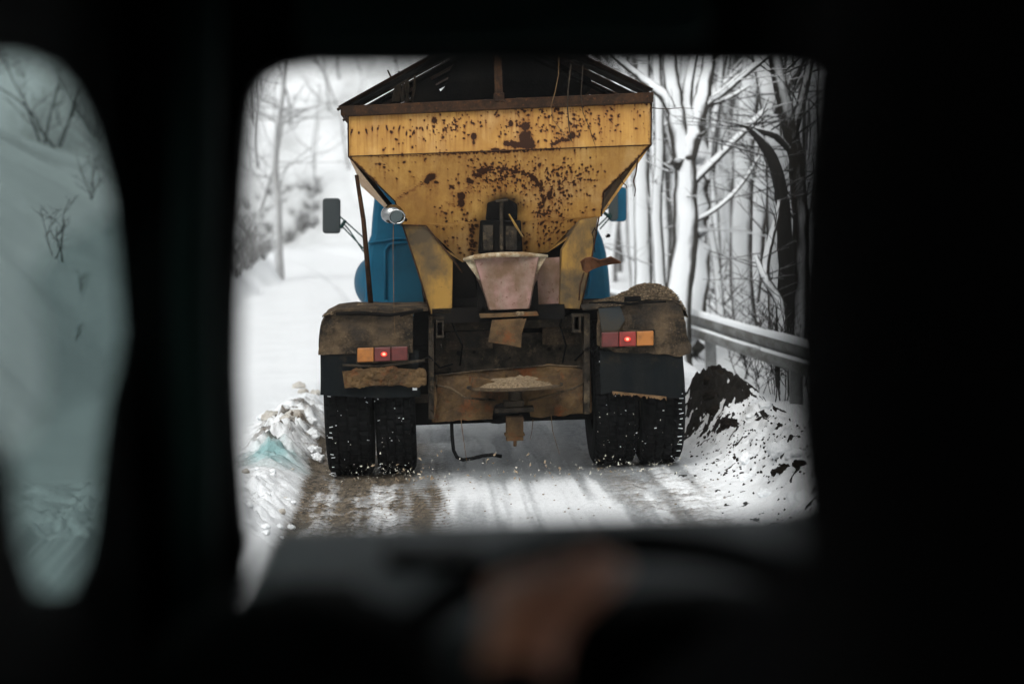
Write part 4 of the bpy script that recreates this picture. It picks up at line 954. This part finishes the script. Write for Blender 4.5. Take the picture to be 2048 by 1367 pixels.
fproto = [make_tree('bare_tree', 200+i, random.uniform(.10, .17), random.uniform(10, 13), M['barkF'], (random.uniform(-.1, .1), 0), 3, .06, (2, 4), M['barkF'], i % 2) for i in range(5)]
def place(src, x, y, rz, s, label, group=None, cat='tree', dz=0):
    if src.name not in usedp: o = src; usedp.add(src.name)
    else:
        o = src.copy(); col.objects.link(o)
        for c in list(src.children):
            k = c.copy(); col.objects.link(k); k.parent = o
    o.location = (x, y, gz(x, y)+dz); o.rotation_euler = (0, 0, rz); o.scale = (s, s, s); tag(o, label, cat, group)
    if not group and 'group' in o: del o['group']
    return o
def explicit(name, specs, mat, label, tseed=1, twigs=30, tmat=None, tl=(.4, 1.0), cat='tree', tr=.010, k=1.0):
    specs = [([(a_, b_, c2*k) for a_, b_, c2 in pts], [r_*k for r_ in rad]) for pts, rad in specs]; tl = (tl[0]*k, tl[1]*k); tr *= k
    # a tree from measured limbs: specs = list of (points(px,py,Y), radii); twigs grown from them
    q = random.Random(tseed); base = at_y(*specs[0][0][0]); rt = empty(name, (base.x, base.y, base.z)); mb = MB(); tw = MB(); allp = []
    for pts, rad in specs:
        P = [at_y(*p)-rt.location for p in pts]
        if pts is specs[0][0]:
            gq = gz(base.x, base.y)-base.z-.3
            if gq < -.05: P.insert(0, Vector((0, 0, gq)))
        # smooth by midpoint refinement
        Rr = list(rad) if hasattr(rad, '__len__') else [rad]*len(P)
        if len(Rr) == len(P)-1: Rr.insert(0, Rr[0]*1.1)
        if len(Rr) == 2 and len(P) != 2: Rr = [Rr[0]+(Rr[1]-Rr[0])*i/(len(P)-1) for i in range(len(P))]
        for _ in range(2):
            NP = [P[0]]; NR = [Rr[0]]
            for i in range(len(P)-1):
                NP += [P[i]*.75+P[i+1]*.25, P[i]*.25+P[i+1]*.75]; NR += [Rr[i]*.75+Rr[i+1]*.25, Rr[i]*.25+Rr[i+1]*.75]
            NP.append(P[-1]); NR.append(Rr[-1]); P, Rr = NP, NR
        P = [p+Vector((q.gauss(0, 1), q.gauss(0, 1), 0))*(.06*r_) for p, r_ in zip(P, Rr)]
        mb.tube(P, Rr, 10, cap=True); allp += list(zip(P, Rr))[len(P)//3:]
    for _ in range(twigs):
        p, r_ = q.choice(allp); a_ = q.uniform(0, 6.28)
        grow(tw, tw, p.copy(), Vector((math.cos(a_), math.sin(a_)*.6, q.uniform(-.1, .7))), tr*q.uniform(.6, 1.3), q.uniform(*tl), 2, q, .16, .02, 3, (2, 4))
    mb.build('trunk', mat, rt, smooth=True)
    if tw.v: tw.build('branches', tmat or mat, rt, smooth=True)
    tag(rt, label, cat); return rt
# the pale forked tree in the middle of the wood
D = 24
explicit('forked_tree', [
    ([(1352, 660, D), (1362, 560, D), (1372, 470, D), (1374, 380, D), (1366, 300, D), (1352, 230, D), (1345, 180, D), (1337, 110, D), (1330, 30, D)], [.17, .165, .155, .145, .125, .115, .10, .09, .07]),
    ([(1366, 330, D), (1385, 270, D), (1400, 220, D), (1410, 170, D), (1420, 110, D), (1430, 30, D)], [.14, .12, .11, .09, .08, .07]),
    ([(1350, 225, D), (1330, 190, D), (1300, 170, D), (1270, 145, D), (1240, 118, D), (1200, 80, D)], [.09, .075, .06, .055, .05, .04]),
    ([(1385, 275, D), (1372, 215, D), (1378, 160, D), (1390, 100, D)], [.07, .07, .06, .05]),
    ([(1400, 215, D), (1440, 190, D), (1480, 155, D), (1510, 130, D), (1540, 105, D)], [.07, .055, .05, .045, .04]),
    ([(1388, 360, D), (1430, 320, D), (1470, 280, D), (1510, 240, D), (1535, 215, D)], [.06, .05, .045, .04, .03]),
    ([(1382, 445, D), (1430, 420, D), (1480, 375, D), (1520, 310, D)], [.035, .032, .028, .02]),
    ([(1400, 210, D), (1450, 200, D), (1500, 170, D)], [.05, .035, .02])], bark_mat('forked_bark', (.06, .055, .048), WIND, .55, .74), 'thick snow plastered tree forking into many limbs right of the hopper', 3, 34)
D = 25.5
explicit('straight_tree', [([(1385, 650, D), (1400, 500, D), (1395, 400, D), (1400, 300, D), (1398, 200, D), (1405, 60, D)], [.17, .15, .14, .12, .10, .07])], bark_mat('grey_bark', (.07, .063, .052), WIND, .35, .6), 'grey trunk close behind the pale forked tree', 5, 16)
D = 27
explicit('straight_tree', [([(1290, 620, D), (1285, 480, D), (1282, 350, D), (1285, 200, D), (1290, 60, D)], [.13, .12, .11, .10, .08]), ([(1283, 320, D), (1310, 262, D), (1345, 240, D)], [.04, .03, .02])], M['barkS'], 'straight snowy trunk seen just right of the truck mirror', 6, 14)
D = 26
explicit('slim_tree', [([(1325, 630, D), (1318, 520, D), (1312, 420, D), (1320, 320, D), (1318, 200, D), (1310, 80, D)], [.085, .08, .07, .07, .06, .05])], M['barkS'], 'slim wavy snowy trunk between the straight trunk and the forked tree', 7, 16)
D = 28
explicit('slim_tree', [([(1442, 660, D), (1438, 560, D), (1425, 480, D), (1412, 400, D), (1418, 300, D), (1440, 180, D), (1445, 60, D)], [.065, .06, .05, .05, .05, .04, .03])], M['barkS'], 'crooked slim tree immediately right of the forked tree', 8, 22)
# dark near trees at the right
D = 17
explicit('dark_tree', [([(1600, 640, D), (1604, 500, D), (1604, 420, D), (1595, 330, D), (1578, 240, D), (1562, 180, D), (1550, 110, D), (1540, 30, D)], [.075, .075, .07, .07, .07, .065, .06, .05]), ([(1585, 270, D), (1612, 180, D), (1625, 90, D)], [.05, .04, .03])], M['barkD'], 'tall dark trunk leaning left near the seat edge', 11, 46, M['barkT'], (.5, 1.2), tr=.008, k=1.42)
explicit('dark_tree', [([(1556, 640, D+3), (1552, 480, D+3), (1548, 330, D+3), (1541, 230, D+3), (1532, 120, D+3), (1526, 30, D+3)], [.09, .085, .08, .075, .07, .06])], M['barkD'], 'slender dark trunk left of the tall leaning one', 12, 30, M['barkT'], (.4, 1.0), tr=.008, k=1.3)
D = 16
explicit('broken_tree', [([(1568, 660, D), (1572, 590, D), (1574, 500, D), (1568, 430, D), (1562, 370, D), (1548, 320, D), (1525, 285, D), (1505, 262, D), (1492, 252, D)], [.075, .07, .065, .06, .055, .05, .04, .03, .018]),
    ([(1498, 254, D), (1520, 262, D), (1545, 268, D), (1562, 280, D), (1580, 300, D)], [.025, .026, .03, .03, .025]),
    ([(1495, 254, D), (1480, 250, D), (1472, 247, D)], [.018, .013, .006])], bark_mat('broken_bark', (.022, .020, .018), Vector((.25, -.3, .9)).normalized(), .72, .92), 'broken dark tree bent over to the left with a splintered tip', 13, 24, M['barkT'], (.3, .8), tr=.007, k=1.41)
explicit('snowy_stump_tree', [([(1590, 660, 18.5), (1590, 540, 18.5), (1586, 420, 18.5), (1570, 330, 18.5), (1545, 290, 18.5)], [.16, .15, .14, .12, .10])], bark_mat('heavy_snow_bark', (.05, .045, .04), Vector((-.3, -.9, .3)).normalized(), -.1, .15), 'thick trunk coated in snow behind the broken dark tree', 14, 6, k=1.36)
D = 15.6
explicit('forked_snag', [([(1568, 620, D), (1556, 595, D), (1540, 570, D), (1524, 540, D), (1512, 510, D)], [.04, .04, .038, .03, .016]), ([(1530, 556, D), (1534, 510, D), (1545, 470, D), (1556, 430, D), (1560, 400, D)], [.034, .032, .028, .022, .016])], bark_mat('snag_bark', (.03, .026, .022), Vector((-.5, -.5, .7)).normalized(), .25, .5), 'low forked snag loaded with snow behind the guard rail', 15, 20, M['barkT'], (.2, .6), tr=.006, k=1.42)
D = 62
explicit('hazy_tree', [([(556, 470, D), (556, 400, D), (548, 330, D), (556, 250, D), (566, 180, D), (572, 90, D)], [.14, .12, .11, .10, .08, .06]), ([(520, 420, D), (536, 370, D), (552, 320, D), (566, 240, D)], [.08, .07, .06, .04]), ([(560, 250, D), (600, 225, D), (650, 205, D)], [.05, .04, .02]), ([(556, 245, D), (520, 225, D), (480, 215, D)], [.05, .04, .02])], bark_mat('rime_grey_bark', (.42, .42, .42), Vector((-.5, -.3, .7)).normalized(), .3, .9), 'grey hazy double trunk tree on the bank at the left end of the windscreen', 21, 50, bark_mat('rime_twig', (.40, .40, .40), Vector((-.5, -.3, .7)).normalized(), .3, .9), (1.2, 3.2), tr=.022)  # trunk and twig colours lightened to imitate fading in haze
# forest at the right: copies
q = random.Random(77); cnt = 0
pos = []
for i in range(1500):
    y = q.uniform(24, 80); px = q.uniform(1225, 1800); x = (px-1024)/F*y; u = x-float(xc(y))
    if u < 3.7: continue
    if any((x-a_)**2+((y-b_)*.5)**2 < (.55+.009*y)**2 for a_, b_ in pos): continue
    pos.append((x, y))
    if len(pos) >= 150: break
for i, (x, y) in enumerate(pos):
    far = y > 42
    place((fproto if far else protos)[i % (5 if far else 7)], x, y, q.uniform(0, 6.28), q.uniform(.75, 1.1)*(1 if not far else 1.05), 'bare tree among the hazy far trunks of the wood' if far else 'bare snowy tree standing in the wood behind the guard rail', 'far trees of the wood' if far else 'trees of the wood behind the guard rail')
# trees on and behind the left bank
pos = []
for i in range(600):
    y = q.uniform(62, 150); px = q.uniform(-50, 1000) if q.random() < .6 else q.uniform(430, 640); x = (px-1024)/F*y; u = x-float(xc(y))
    if (u > -4.5 and y < 116) or px < 330: continue
    if any((x-a_)**2+((y-b_)*.5)**2 < 2.2**2 for a_, b_ in pos): continue
    pos.append((x, y))
    if len(pos) >= 85: break
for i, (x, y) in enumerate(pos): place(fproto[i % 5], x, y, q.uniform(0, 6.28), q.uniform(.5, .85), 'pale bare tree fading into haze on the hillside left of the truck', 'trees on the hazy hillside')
def bush(name, seed, n, h, mat, r=.012, spread=.5):
    q = random.Random(seed); mb = MB()
    for _ in range(n):
        a_ = q.uniform(0, 6.28); grow(mb, mb, Vector((q.gauss(0, .08), q.gauss(0, .08), -.05)), Vector((math.cos(a_)*spread, math.sin(a_)*spread, 1)), r*q.uniform(.5, 1.2), h*q.uniform(.5, 1), 1, q, .14, .0, 3, (3, 5))
    return mb.build(name, mat, smooth=True)
def place1(o, x, y, s, label, cat='shrub', group=None, first=[set()]):
    if o.name in first[0]:
        k = o.copy(); col.objects.link(k)
    else: first[0].add(o.name); k = o
    k.location = (x, y, gz(x, y)); k.rotation_euler = (0, 0, random.uniform(0, 6)); k.scale = (s, s, s); tag(k, label, cat, group); return k
bs = [bush('bare_shrub', 300+i, 11, 1.5, bark_mat('shrub_bark', (.11, .105, .10), Vector((0, -.3, .95)).normalized(), .55, .9), .020, .8) for i in range(3)]
rbs = bush('bare_shrub', 330, 7, .9, M['barkT'], .007, .35)
for i, (px, y) in enumerate([(1500, 17.5), (1530, 16.2), (1475, 19), (1545, 18), (1590, 15.5), (1610, 16.5), (1455, 22), (1580, 20)]):
    place1(rbs, (px-1024)/F*y*1.35, y*1.35, q.uniform(.8, 1.5), 'thin dark twiggy sapling behind the guard rail', 'sapling', 'saplings behind the guard rail')
# twigs poking out of the bank, seen through the side window
tws = bush('bank_twig', 340, 3, 1.0, M['barkT'], .010, .45)
tw2 = bush('bank_twig', 341, 5, 1.6, M['barkT'], .014, .5)
def bank_hit(px, py, k0=11, k1=125):
    d = ray(px, py); k = np.arange(k0, k1, .1); X = d.x/d.y*k; Z_ = CAMZ+d.z/d.y*k
    g_ = ground_fields(X-xc(k), k, X)[0]; h_ = np.nonzero(Z_ <= g_)[0]
    return Vector((X[h_[0]], k[h_[0]], g_[h_[0]])) if len(h_) else None
for i in range(80):
    px = q.uniform(455, 640); py = 548-(px-480)*.62-q.random()**1.6*130
    p = bank_hit(px, py, 16)
    if p: place1(bs[i % 3], p.x, p.y, q.uniform(.35, .8), 'bare frosted shrub on the bank left of the road', 'shrub', 'shrubs along the left bank')
lb = [(110, 520, tws, .75, 'arching dark twig in the middle of the side window view'), (165, 590, tws, .3, 'small fallen twig low on the snowy bank'), (150, 680, tws, .22, 'tiny twig lowest on the snowy bank'), (185, 400, tw2, .35, 'twig beside the pillar on the snowy bank'), (105, 290, tw2, .8, 'upright thin saplings on the crest of the bank'), (200, 280, tw2, .5, 'leaning twigs on the bank crest next to the pillar'), ]
for px, py, src, s, lab in lb:
    p = bank_hit(px, py)
    if p: place1(src, p.x, p.y, s*p.y/20, lab, 'twig')

# ------------------------------------------------------------------ the cabin around the camera
cabin = empty('vehicle_cabin', (0, 1.0, .6)); tag(cabin, 'dark cab interior of the following vehicle, framing the view through its windscreen', 'vehicle cabin')
cabin.location = (0, 0, 0)
ZF, ZT, XL, XR, YW, YB = .55, 2.12, -.44, 1.35, 2.30, -.70
def holed(name, hole, ctr, lo, hi, ax0, ax1, axn, pos_, th, mat, parent, n=120):
    # slab in the plane axn=pos_ between lo and hi, with a star-shaped hole round ctr
    corners = [(lo[0], lo[1]), (hi[0], lo[1]), (hi[0], hi[1]), (lo[0], hi[1])]
    angs = sorted([2*math.pi*i/n-math.pi for i in range(n)]+[math.atan2(c[1]-ctr[1], c[0]-ctr[0]) for c in corners]+[math.atan2(c[1]-ctr[1], c[0]-ctr[0]) for c in hole])
    inn, out = [], []
    for t in angs:
        dx, dy = math.cos(t), math.sin(t); best = None
        for i in range(len(hole)):
            (ax_, ay_), (bx, by) = hole[i], hole[(i+1) % len(hole)]
            ex, ey = bx-ax_, by-ay_; den = dx*ey-dy*ex
            if abs(den) < 1e-9: continue
            k = ((ax_-ctr[0])*ey-(ay_-ctr[1])*ex)/den; s_ = ((ax_-ctr[0])*dy-(ay_-ctr[1])*dx)/den
            if k > 0 and -1e-6 <= s_ <= 1+1e-6 and (best is None or k > best): best = k
        ko = 1e9
        if dx > 1e-9: ko = min(ko, (hi[0]-ctr[0])/dx)
        if dx < -1e-9: ko = min(ko, (lo[0]-ctr[0])/dx)
        if dy > 1e-9: ko = min(ko, (hi[1]-ctr[1])/dy)
        if dy < -1e-9: ko = min(ko, (lo[1]-ctr[1])/dy)
        best = min(best or .01, ko*.999)
        inn.append((ctr[0]+dx*best, ctr[1]+dy*best)); out.append((ctr[0]+dx*ko, ctr[1]+dy*ko))
    def V3(p, off):
        v_ = [0, 0, 0]; v_[ax0] = p[0]; v_[ax1] = p[1]; v_[axn] = pos_+off; return tuple(v_)
    m_ = len(angs); vs = [V3(p, 0) for p in inn]+[V3(p, 0) for p in out]+[V3(p, th) for p in inn]+[V3(p, th) for p in out]; fs = []
    for i in range(m_):
        j = (i+1) % m_
        fs += [(i, j, m_+j, m_+i), (2*m_+i, 3*m_+i, 3*m_+j, 2*m_+j), (i, 2*m_+i, 2*m_+j, j), (m_+i, m_+j, 3*m_+j, 3*m_+i)]
    return MB().add(vs, fs).build(name, mat, parent), inn
wh = [(620, 130), (560, 140), (524, 160), (504, 196), (492, 300), (481, 450), (472, 600), (470, 750), (476, 900), (488, 1050), (496, 1100), (484, 1170), (456, 1225), (444, 1255), (460, 1275), (800, 1300), (2400, 1300), (2750, 1100), (2750, 300), (2600, 136), (1600, 130)]
hole = [(at_y(a_, b_, YW).x, at_y(a_, b_, YW).z) for a_, b_ in wh]
ctr = (at_y(900, 700, YW).x, at_y(900, 700, YW).z)
_, inn = holed('windscreen_frame', hole, ctr, (XL, ZF), (XR, ZT), 0, 2, 1, YW, .05, M['int'], cabin)
MB().prism([(p[0], YW+.022, p[1]) for p in hole], (0, .005, 0)).build('windscreen', M['clear'], cabin)
sh = [(-400, 112), (50, 118), (115, 138), (155, 178), (196, 262), (232, 400), (248, 560), (256, 660), (246, 720), (226, 800), (208, 930), (194, 1060), (182, 1120), (150, 1185), (72, 1185), (42, 1110), (28, 1000), (20, 920), (-20, 870), (-400, 800)]
XW = XL+.005
hole2 = [(min(max(at_x(a_+6, b_, XL).y, 1.15), 2.31), at_x(a_+6, b_, XL).z) for a_, b_ in sh]
ctr2 = (1.9, at_x(60, 650, XL).z)
holed('left_door', hole2, ctr2, (1.0, ZF), (YW+.02, ZT), 1, 2, 0, XL-.010, .010, M['int'], cabin)
rl_h = [(.0, 1.32), (.88, 1.32), (.88, 1.98), (.1, 2.0)]
holed('left_rear_panel', rl_h, (.45, 1.65), (YB, ZF), (.999, ZT), 1, 2, 0, XL-.03, .03, M['int'], cabin)
MB().prism([(XL-.02, a_, b_) for a_, b_ in rl_h], (.004, 0, 0)).build('rear_side_window', M['clear'], cabin)  # unseen rear window, added to light the driver's hand
MB().prism([(XL-.008, p[0], p[1]) for p in hole2], (.003, 0, 0)).build('side_window', M['tint'], cabin)
MB().prism([(XL-.003, at_x(a_, b_, XL).y, at_x(a_, b_, XL).z) for a_, b_ in [(60, 560), (95, 640), (100, 780), (70, 870), (30, 905), (18, 930), (60, 1120), (90, 1200), (165, 1200), (206, 930), (246, 720), (256, 660), (248, 560), (232, 430), (200, 440), (120, 480)]], (.002, 0, 0)).build('wind_deflector', M['tint2'], cabin)  # second tinted sheet, darkens part of the side window
mb = MB(); mb.box(((XL+XR)/2, (YW+YB)/2, ZT+.02), (XR-XL+.1, YW-YB+.1, .04)); mb.build('roof', M['int'], cabin)
mb = MB(); mb.box(((XL+XR)/2, (YW+YB)/2, ZF-.02), (XR-XL+.1, YW-YB+.1, .04)); mb.build('floor', M['int'], cabin)
mb = MB(); mb.box(((XL+XR)/2, YB, (ZT+ZF)/2), (XR-XL, .04, ZT-ZF)); mb.build('rear_wall', M['int'], cabin)
rh = [(1.15, 1.34), (1.95, 1.32), (2.15, 1.38), (1.92, 2.02), (1.15, 2.04)]
holed('right_door', rh, (1.6, 1.7), (YB, ZF), (YW+.05, ZT), 1, 2, 0, XR, .04, M['int'], cabin)
MB().prism([(XR+.02, a_, b_) for a_, b_ in rh], (.004, 0, 0)).build('side_window', M['clear'], cabin)  # right door pane, out of view; opening put in to light the hand
# pillar trim: rounded post running up the left front corner
mb = MB(); mb.tube([at_y(392, 1250, 2.2), at_y(392, 900, 2.2), at_y(385, 500, 2.2), at_y(395, 100, 2.2), at_y(410, -200, 2.2)], [.024, .024, .024, .024, .024], 14); mb.build('pillar_trim', M['pillar'], cabin, smooth=True)
# sun visor / header
mb = MB(); a_ = at_y(600, 108, 2.18); b_ = at_y(1420, 85, 2.18); mb.box(((a_.x+b_.x)/2, 2.18, a_.z+.05), (b_.x-a_.x, .02, .10)); mb.build('sun_visor', M['pillar'], cabin, bevel=.01)
# dashboard
mb = MB()
e = at_y(542, 1064, 2.24); zt_ = e.z; xl = e.x
mb.prism([(xl, 2.24, zt_), (xl+.0, 1.95, zt_-.012), (xl-.01, 1.80, zt_-.03), (xl-.01, 1.72, zt_-.10), (xl-.01, 1.72, ZF), (xl, 2.28, ZF), (xl, 2.28, zt_)], (1.5, 0, 0))
db = mb.build('dashboard', M['dash'], cabin, bevel=.012)
def dpx(a_, b_):
    d = ray(a_, b_); k = (zt_-.006-CAMZ)/d.z; return Vector((0, 0, CAMZ))+d*k
for (x0, y0, x1, y1) in ((770, 1104, 960, 1134), (560, 1178, 720, 1212)):
    P = [dpx(x0, y0), dpx(x1, y0), dpx(x1, y1), dpx(x0, y1)]; MB().prism(P, (0, 0, .008)).build('vent', M['int'], db)
mb = MB(); mb.blob((at_y(590, 1400, 1.6).x, 1.62, at_y(590, 1400, 1.6).z), .12, 3, 0, (1.1, 1, .75)); mb.build('gear_cowl', M['int'], cabin, smooth=True)
# instrument hood
mb = MB(); hc = at_y(1400, 1370, 1.80); mb.blob(hc, .2, 3, 0, (1.15, .55, .45)); mb.build('instrument_hood', M['int'], cabin, smooth=True)
# steering wheel
sw = bpy.data.objects.new('steering_wheel', None); col.objects.link(sw); sw.parent = cabin; sw.empty_display_size = .1
wc = at_y(1280, 1415, 1.52); sw.location = wc; sw.rotation_euler = (R(28.5), 0, 0)
mb = MB(); RW = .206
mb.tube([(RW*math.cos(t), RW*math.sin(t), 0) for t in np.linspace(0, 2*math.pi, 65)], .016, 12, cap=False); mb.build('rim', M['seat'], sw, smooth=True)
mb = MB()
for t in (-20, 200, 270): mb.box((RW*.5*math.cos(R(t)), RW*.5*math.sin(R(t)), -.02), (RW, .035, .012), (0, 0, R(t)))
split(mb, 'spoke', M['int'], sw); MB().cyl((0, 0, -.04), (0, 0, .0), .07, 24).build('hub', M['int'], sw); MB().cyl((0, 0, -.03), (0, 0, -.5), .03, 12).build('column', M['int'], sw)
# driver seat: tall back at the right
SY = .85
sx = at_y(1618, 700, SY).x
seat = bpy.data.objects.new('driver_seat', None); col.objects.link(seat); seat.parent = cabin
mb = MB(); mb.prism([at_y(1618, 120, SY), at_y(1603, 300, SY), at_y(1582, 620, SY), at_y(1584, 900, SY), at_y(1604, 1060, SY), at_y(1642, 1300, SY), Vector((sx+.02, SY, .95)), Vector((sx+.50, SY, .95)), Vector((sx+.5, SY, 1.98)), Vector((sx+.04, SY, 1.98))], (0, .10, 0)); mb.build('seat_back', M['seat'], seat, bevel=.03)
mb = MB(); mb.box((sx+.26, SY+.30, .92), (.50, .5, .14)); mb.build('seat_cushion', M['seat'], seat, bevel=.04)
mb = MB(); mb.box((sx+.26, SY+.30, .70), (.36, .36, .30)); mb.build('seat_base', M['int'], seat, bevel=.02)

# ------------------------------------------------------------------ the driver: one continuous skinned body
def skin_obj(name, verts, edges, radii, mat, parent=None, root=0, sub=2):
    me = bpy.data.meshes.new(name); me.from_pydata(verts, edges, []); o = bpy.data.objects.new(name, me); col.objects.link(o); me.materials.append(mat)
    if parent: o.parent = parent
    sk = o.modifiers.new('skin', 'SKIN'); sk.use_smooth_shade = True
    lay = me.skin_vertices[0].data
    for i, r_ in enumerate(radii):
        lay[i].radius = r_ if hasattr(r_, '__len__') else (r_, r_); lay[i].use_root = (i == root)
    ss = o.modifiers.new('sub', 'SUBSURF'); ss.levels = sub; ss.render_levels = sub; return o
def bake(objs, name, mat, parent=None):
    dg = bpy.context.evaluated_depsgraph_get(); mb = MB()
    for o in objs:
        m_ = bpy.data.meshes.new_from_object(o.evaluated_get(dg)); mb.add([v_.co for v_ in m_.vertices], [tuple(p.vertices) for p in m_.polygons])
    for o in objs: bpy.data.objects.remove(o)
    return mb.build(name, mat, parent, smooth=True)
cx = sx+.28
pel = Vector((cx, 1.25, 1.02)); che = Vector((cx-.02, 1.24, 1.36)); nek = Vector((cx-.02, 1.24, 1.60)); hd = Vector((cx-.02, 1.26, 1.74)); hd2 = Vector((cx-.02, 1.265, 1.82))
shL = Vector((cx-.18, 1.24, 1.50)); elL = Vector((at_y(1010, 1700, 1.22).x-.01, 1.24, 1.27)); wrL = at_y(1040, 1290, 1.46)
palm = at_y(1078, 1200, 1.50); kn = at_y(1092, 1146, 1.54)
shR = Vector((cx+.16, 1.24, 1.50)); elR = Vector((cx+.14, 1.30, 1.25)); wrR = at_y(1560, 1560, 1.42); plR = at_y(1510, 1500, 1.46); knR = at_y(1480, 1460, 1.49)
hip = [Vector((cx-.10, 1.28, 1.0)), Vector((cx+.10, 1.28, 1.0))]; kne = [Vector((cx-.16, 1.66, .99)), Vector((cx+.16, 1.66, .99))]; ank = [Vector((cx-.14, 1.78, .66)), Vector((cx+.14, 1.78, .66))]
V_ = [pel, che, nek, hd, hd2, shL, elL, wrL, palm, kn, shR, elR, wrR, plR, knR, hip[0], kne[0], ank[0], hip[1], kne[1], ank[1]]
Ed = [(0, 1), (1, 2), (2, 3), (3, 4), (1, 5), (5, 6), (6, 7), (7, 8), (8, 9), (1, 10), (10, 11), (11, 12), (12, 13), (13, 14), (0, 15), (15, 16), (16, 17), (0, 18), (18, 19), (19, 20)]
Rd = [(.14, .11), (.16, .11), .055, (.075, .09), (.065, .08), .06, .045, .030, (.042, .018), (.044, .015), .06, .045, .030, (.042, .018), (.044, .015), .08, .06, .04, .08, .06, .04]
body = skin_obj('b', V_, Ed, Rd, M['skin'])
parts = [body]
def fingers(palm, kn, side, dirw, sgn):
    # four fingers closing round the rim, and the thumb from the side of the palm
    ax_ = (kn-palm).normalized(); lat = side.normalized()
    for i, (off, ln) in enumerate(((-.040, .026), (-.014, .030), (.012, .028), (.037, .022))):
        p0 = palm+lat*off*.8+ax_*.015; p1 = kn+lat*off; p2 = p1+ax_*ln*.6+dirw*ln*.8; p3 = p2+dirw*ln*.8-ax_*ln*.25; p4 = p3-ax_*ln*.7+dirw*ln*.2
        parts.append(skin_obj('f', [p0, p1, p2, p3, p4], [(0, 1), (1, 2), (2, 3), (3, 4)], [.011, .0115, .0095, .0085, .007], M['skin']))
    t0 = palm+lat*sgn*.02-ax_*.03; t1 = palm+lat*sgn*.045-ax_*.005; t2 = t1+lat*sgn*.012+ax_*.03+dirw*.01; t3 = t2+ax_*.02+dirw*.018
    parts.append(skin_obj('f', [t0, t1, t2, t3], [(0, 1), (1, 2), (2, 3)], [.014, .0125, .0105, .008], M['skin']))
fingers(palm, kn, Vector((1, .0, .28)), Vector((.1, .75, -.65)).normalized(), 1)
fingers(plR, knR, Vector((1, .0, -.3)), Vector((-.1, .75, -.65)).normalized(), -1)
bpy.context.view_layer.update()
person = bake(parts, 'person', M['skin']); tag(person, 'driver in a dark jacket, bare hand gripping the top of the steering wheel', 'person')
jk = skin_obj('j', [pel, che, nek-Vector((0, 0, .07)), shL, elL, elL*.06+wrL*.94, shR, elR, elR*.5+wrR*.5], [(0, 1), (1, 2), (1, 3), (3, 4), (4, 5), (1, 6), (6, 7), (7, 8)], [(.17, .135), (.19, .135), .07, .08, .060, .038, .08, .064, .055], M['jacket'])
tr_ = skin_obj('t', [pel, hip[0], kne[0], ank[0], hip[1], kne[1], ank[1]], [(0, 1), (1, 2), (2, 3), (0, 4), (4, 5), (5, 6)], [(.17, .13), .1, .075, .055, .1, .075, .055], M['jacket'])
bpy.context.view_layer.update()
bake([jk], 'jacket', M['jacket'], person); bake([tr_], 'trousers', M['jacket'], person)
MB().blob(hd2+Vector((0, -.02, .015)), .098, 3, .03, (.95, 1.05, 1)).build('hair', M['hair'], person, smooth=True)
mb = MB(); fc = hd+Vector((0, .07, .04)); mb.blob(fc+Vector((0, .03, -.01)), .018, 2, 0, (.8, 1.2, 1.4)); mb.blob(hd+Vector((-.088, .0, .03)), .022, 2, 0, (.4, .8, 1.3)); mb.blob(hd+Vector((.088, .0, .03)), .022, 2, 0, (.4, .8, 1.3)); mb.build('face_features', M['skin'], person, smooth=True)
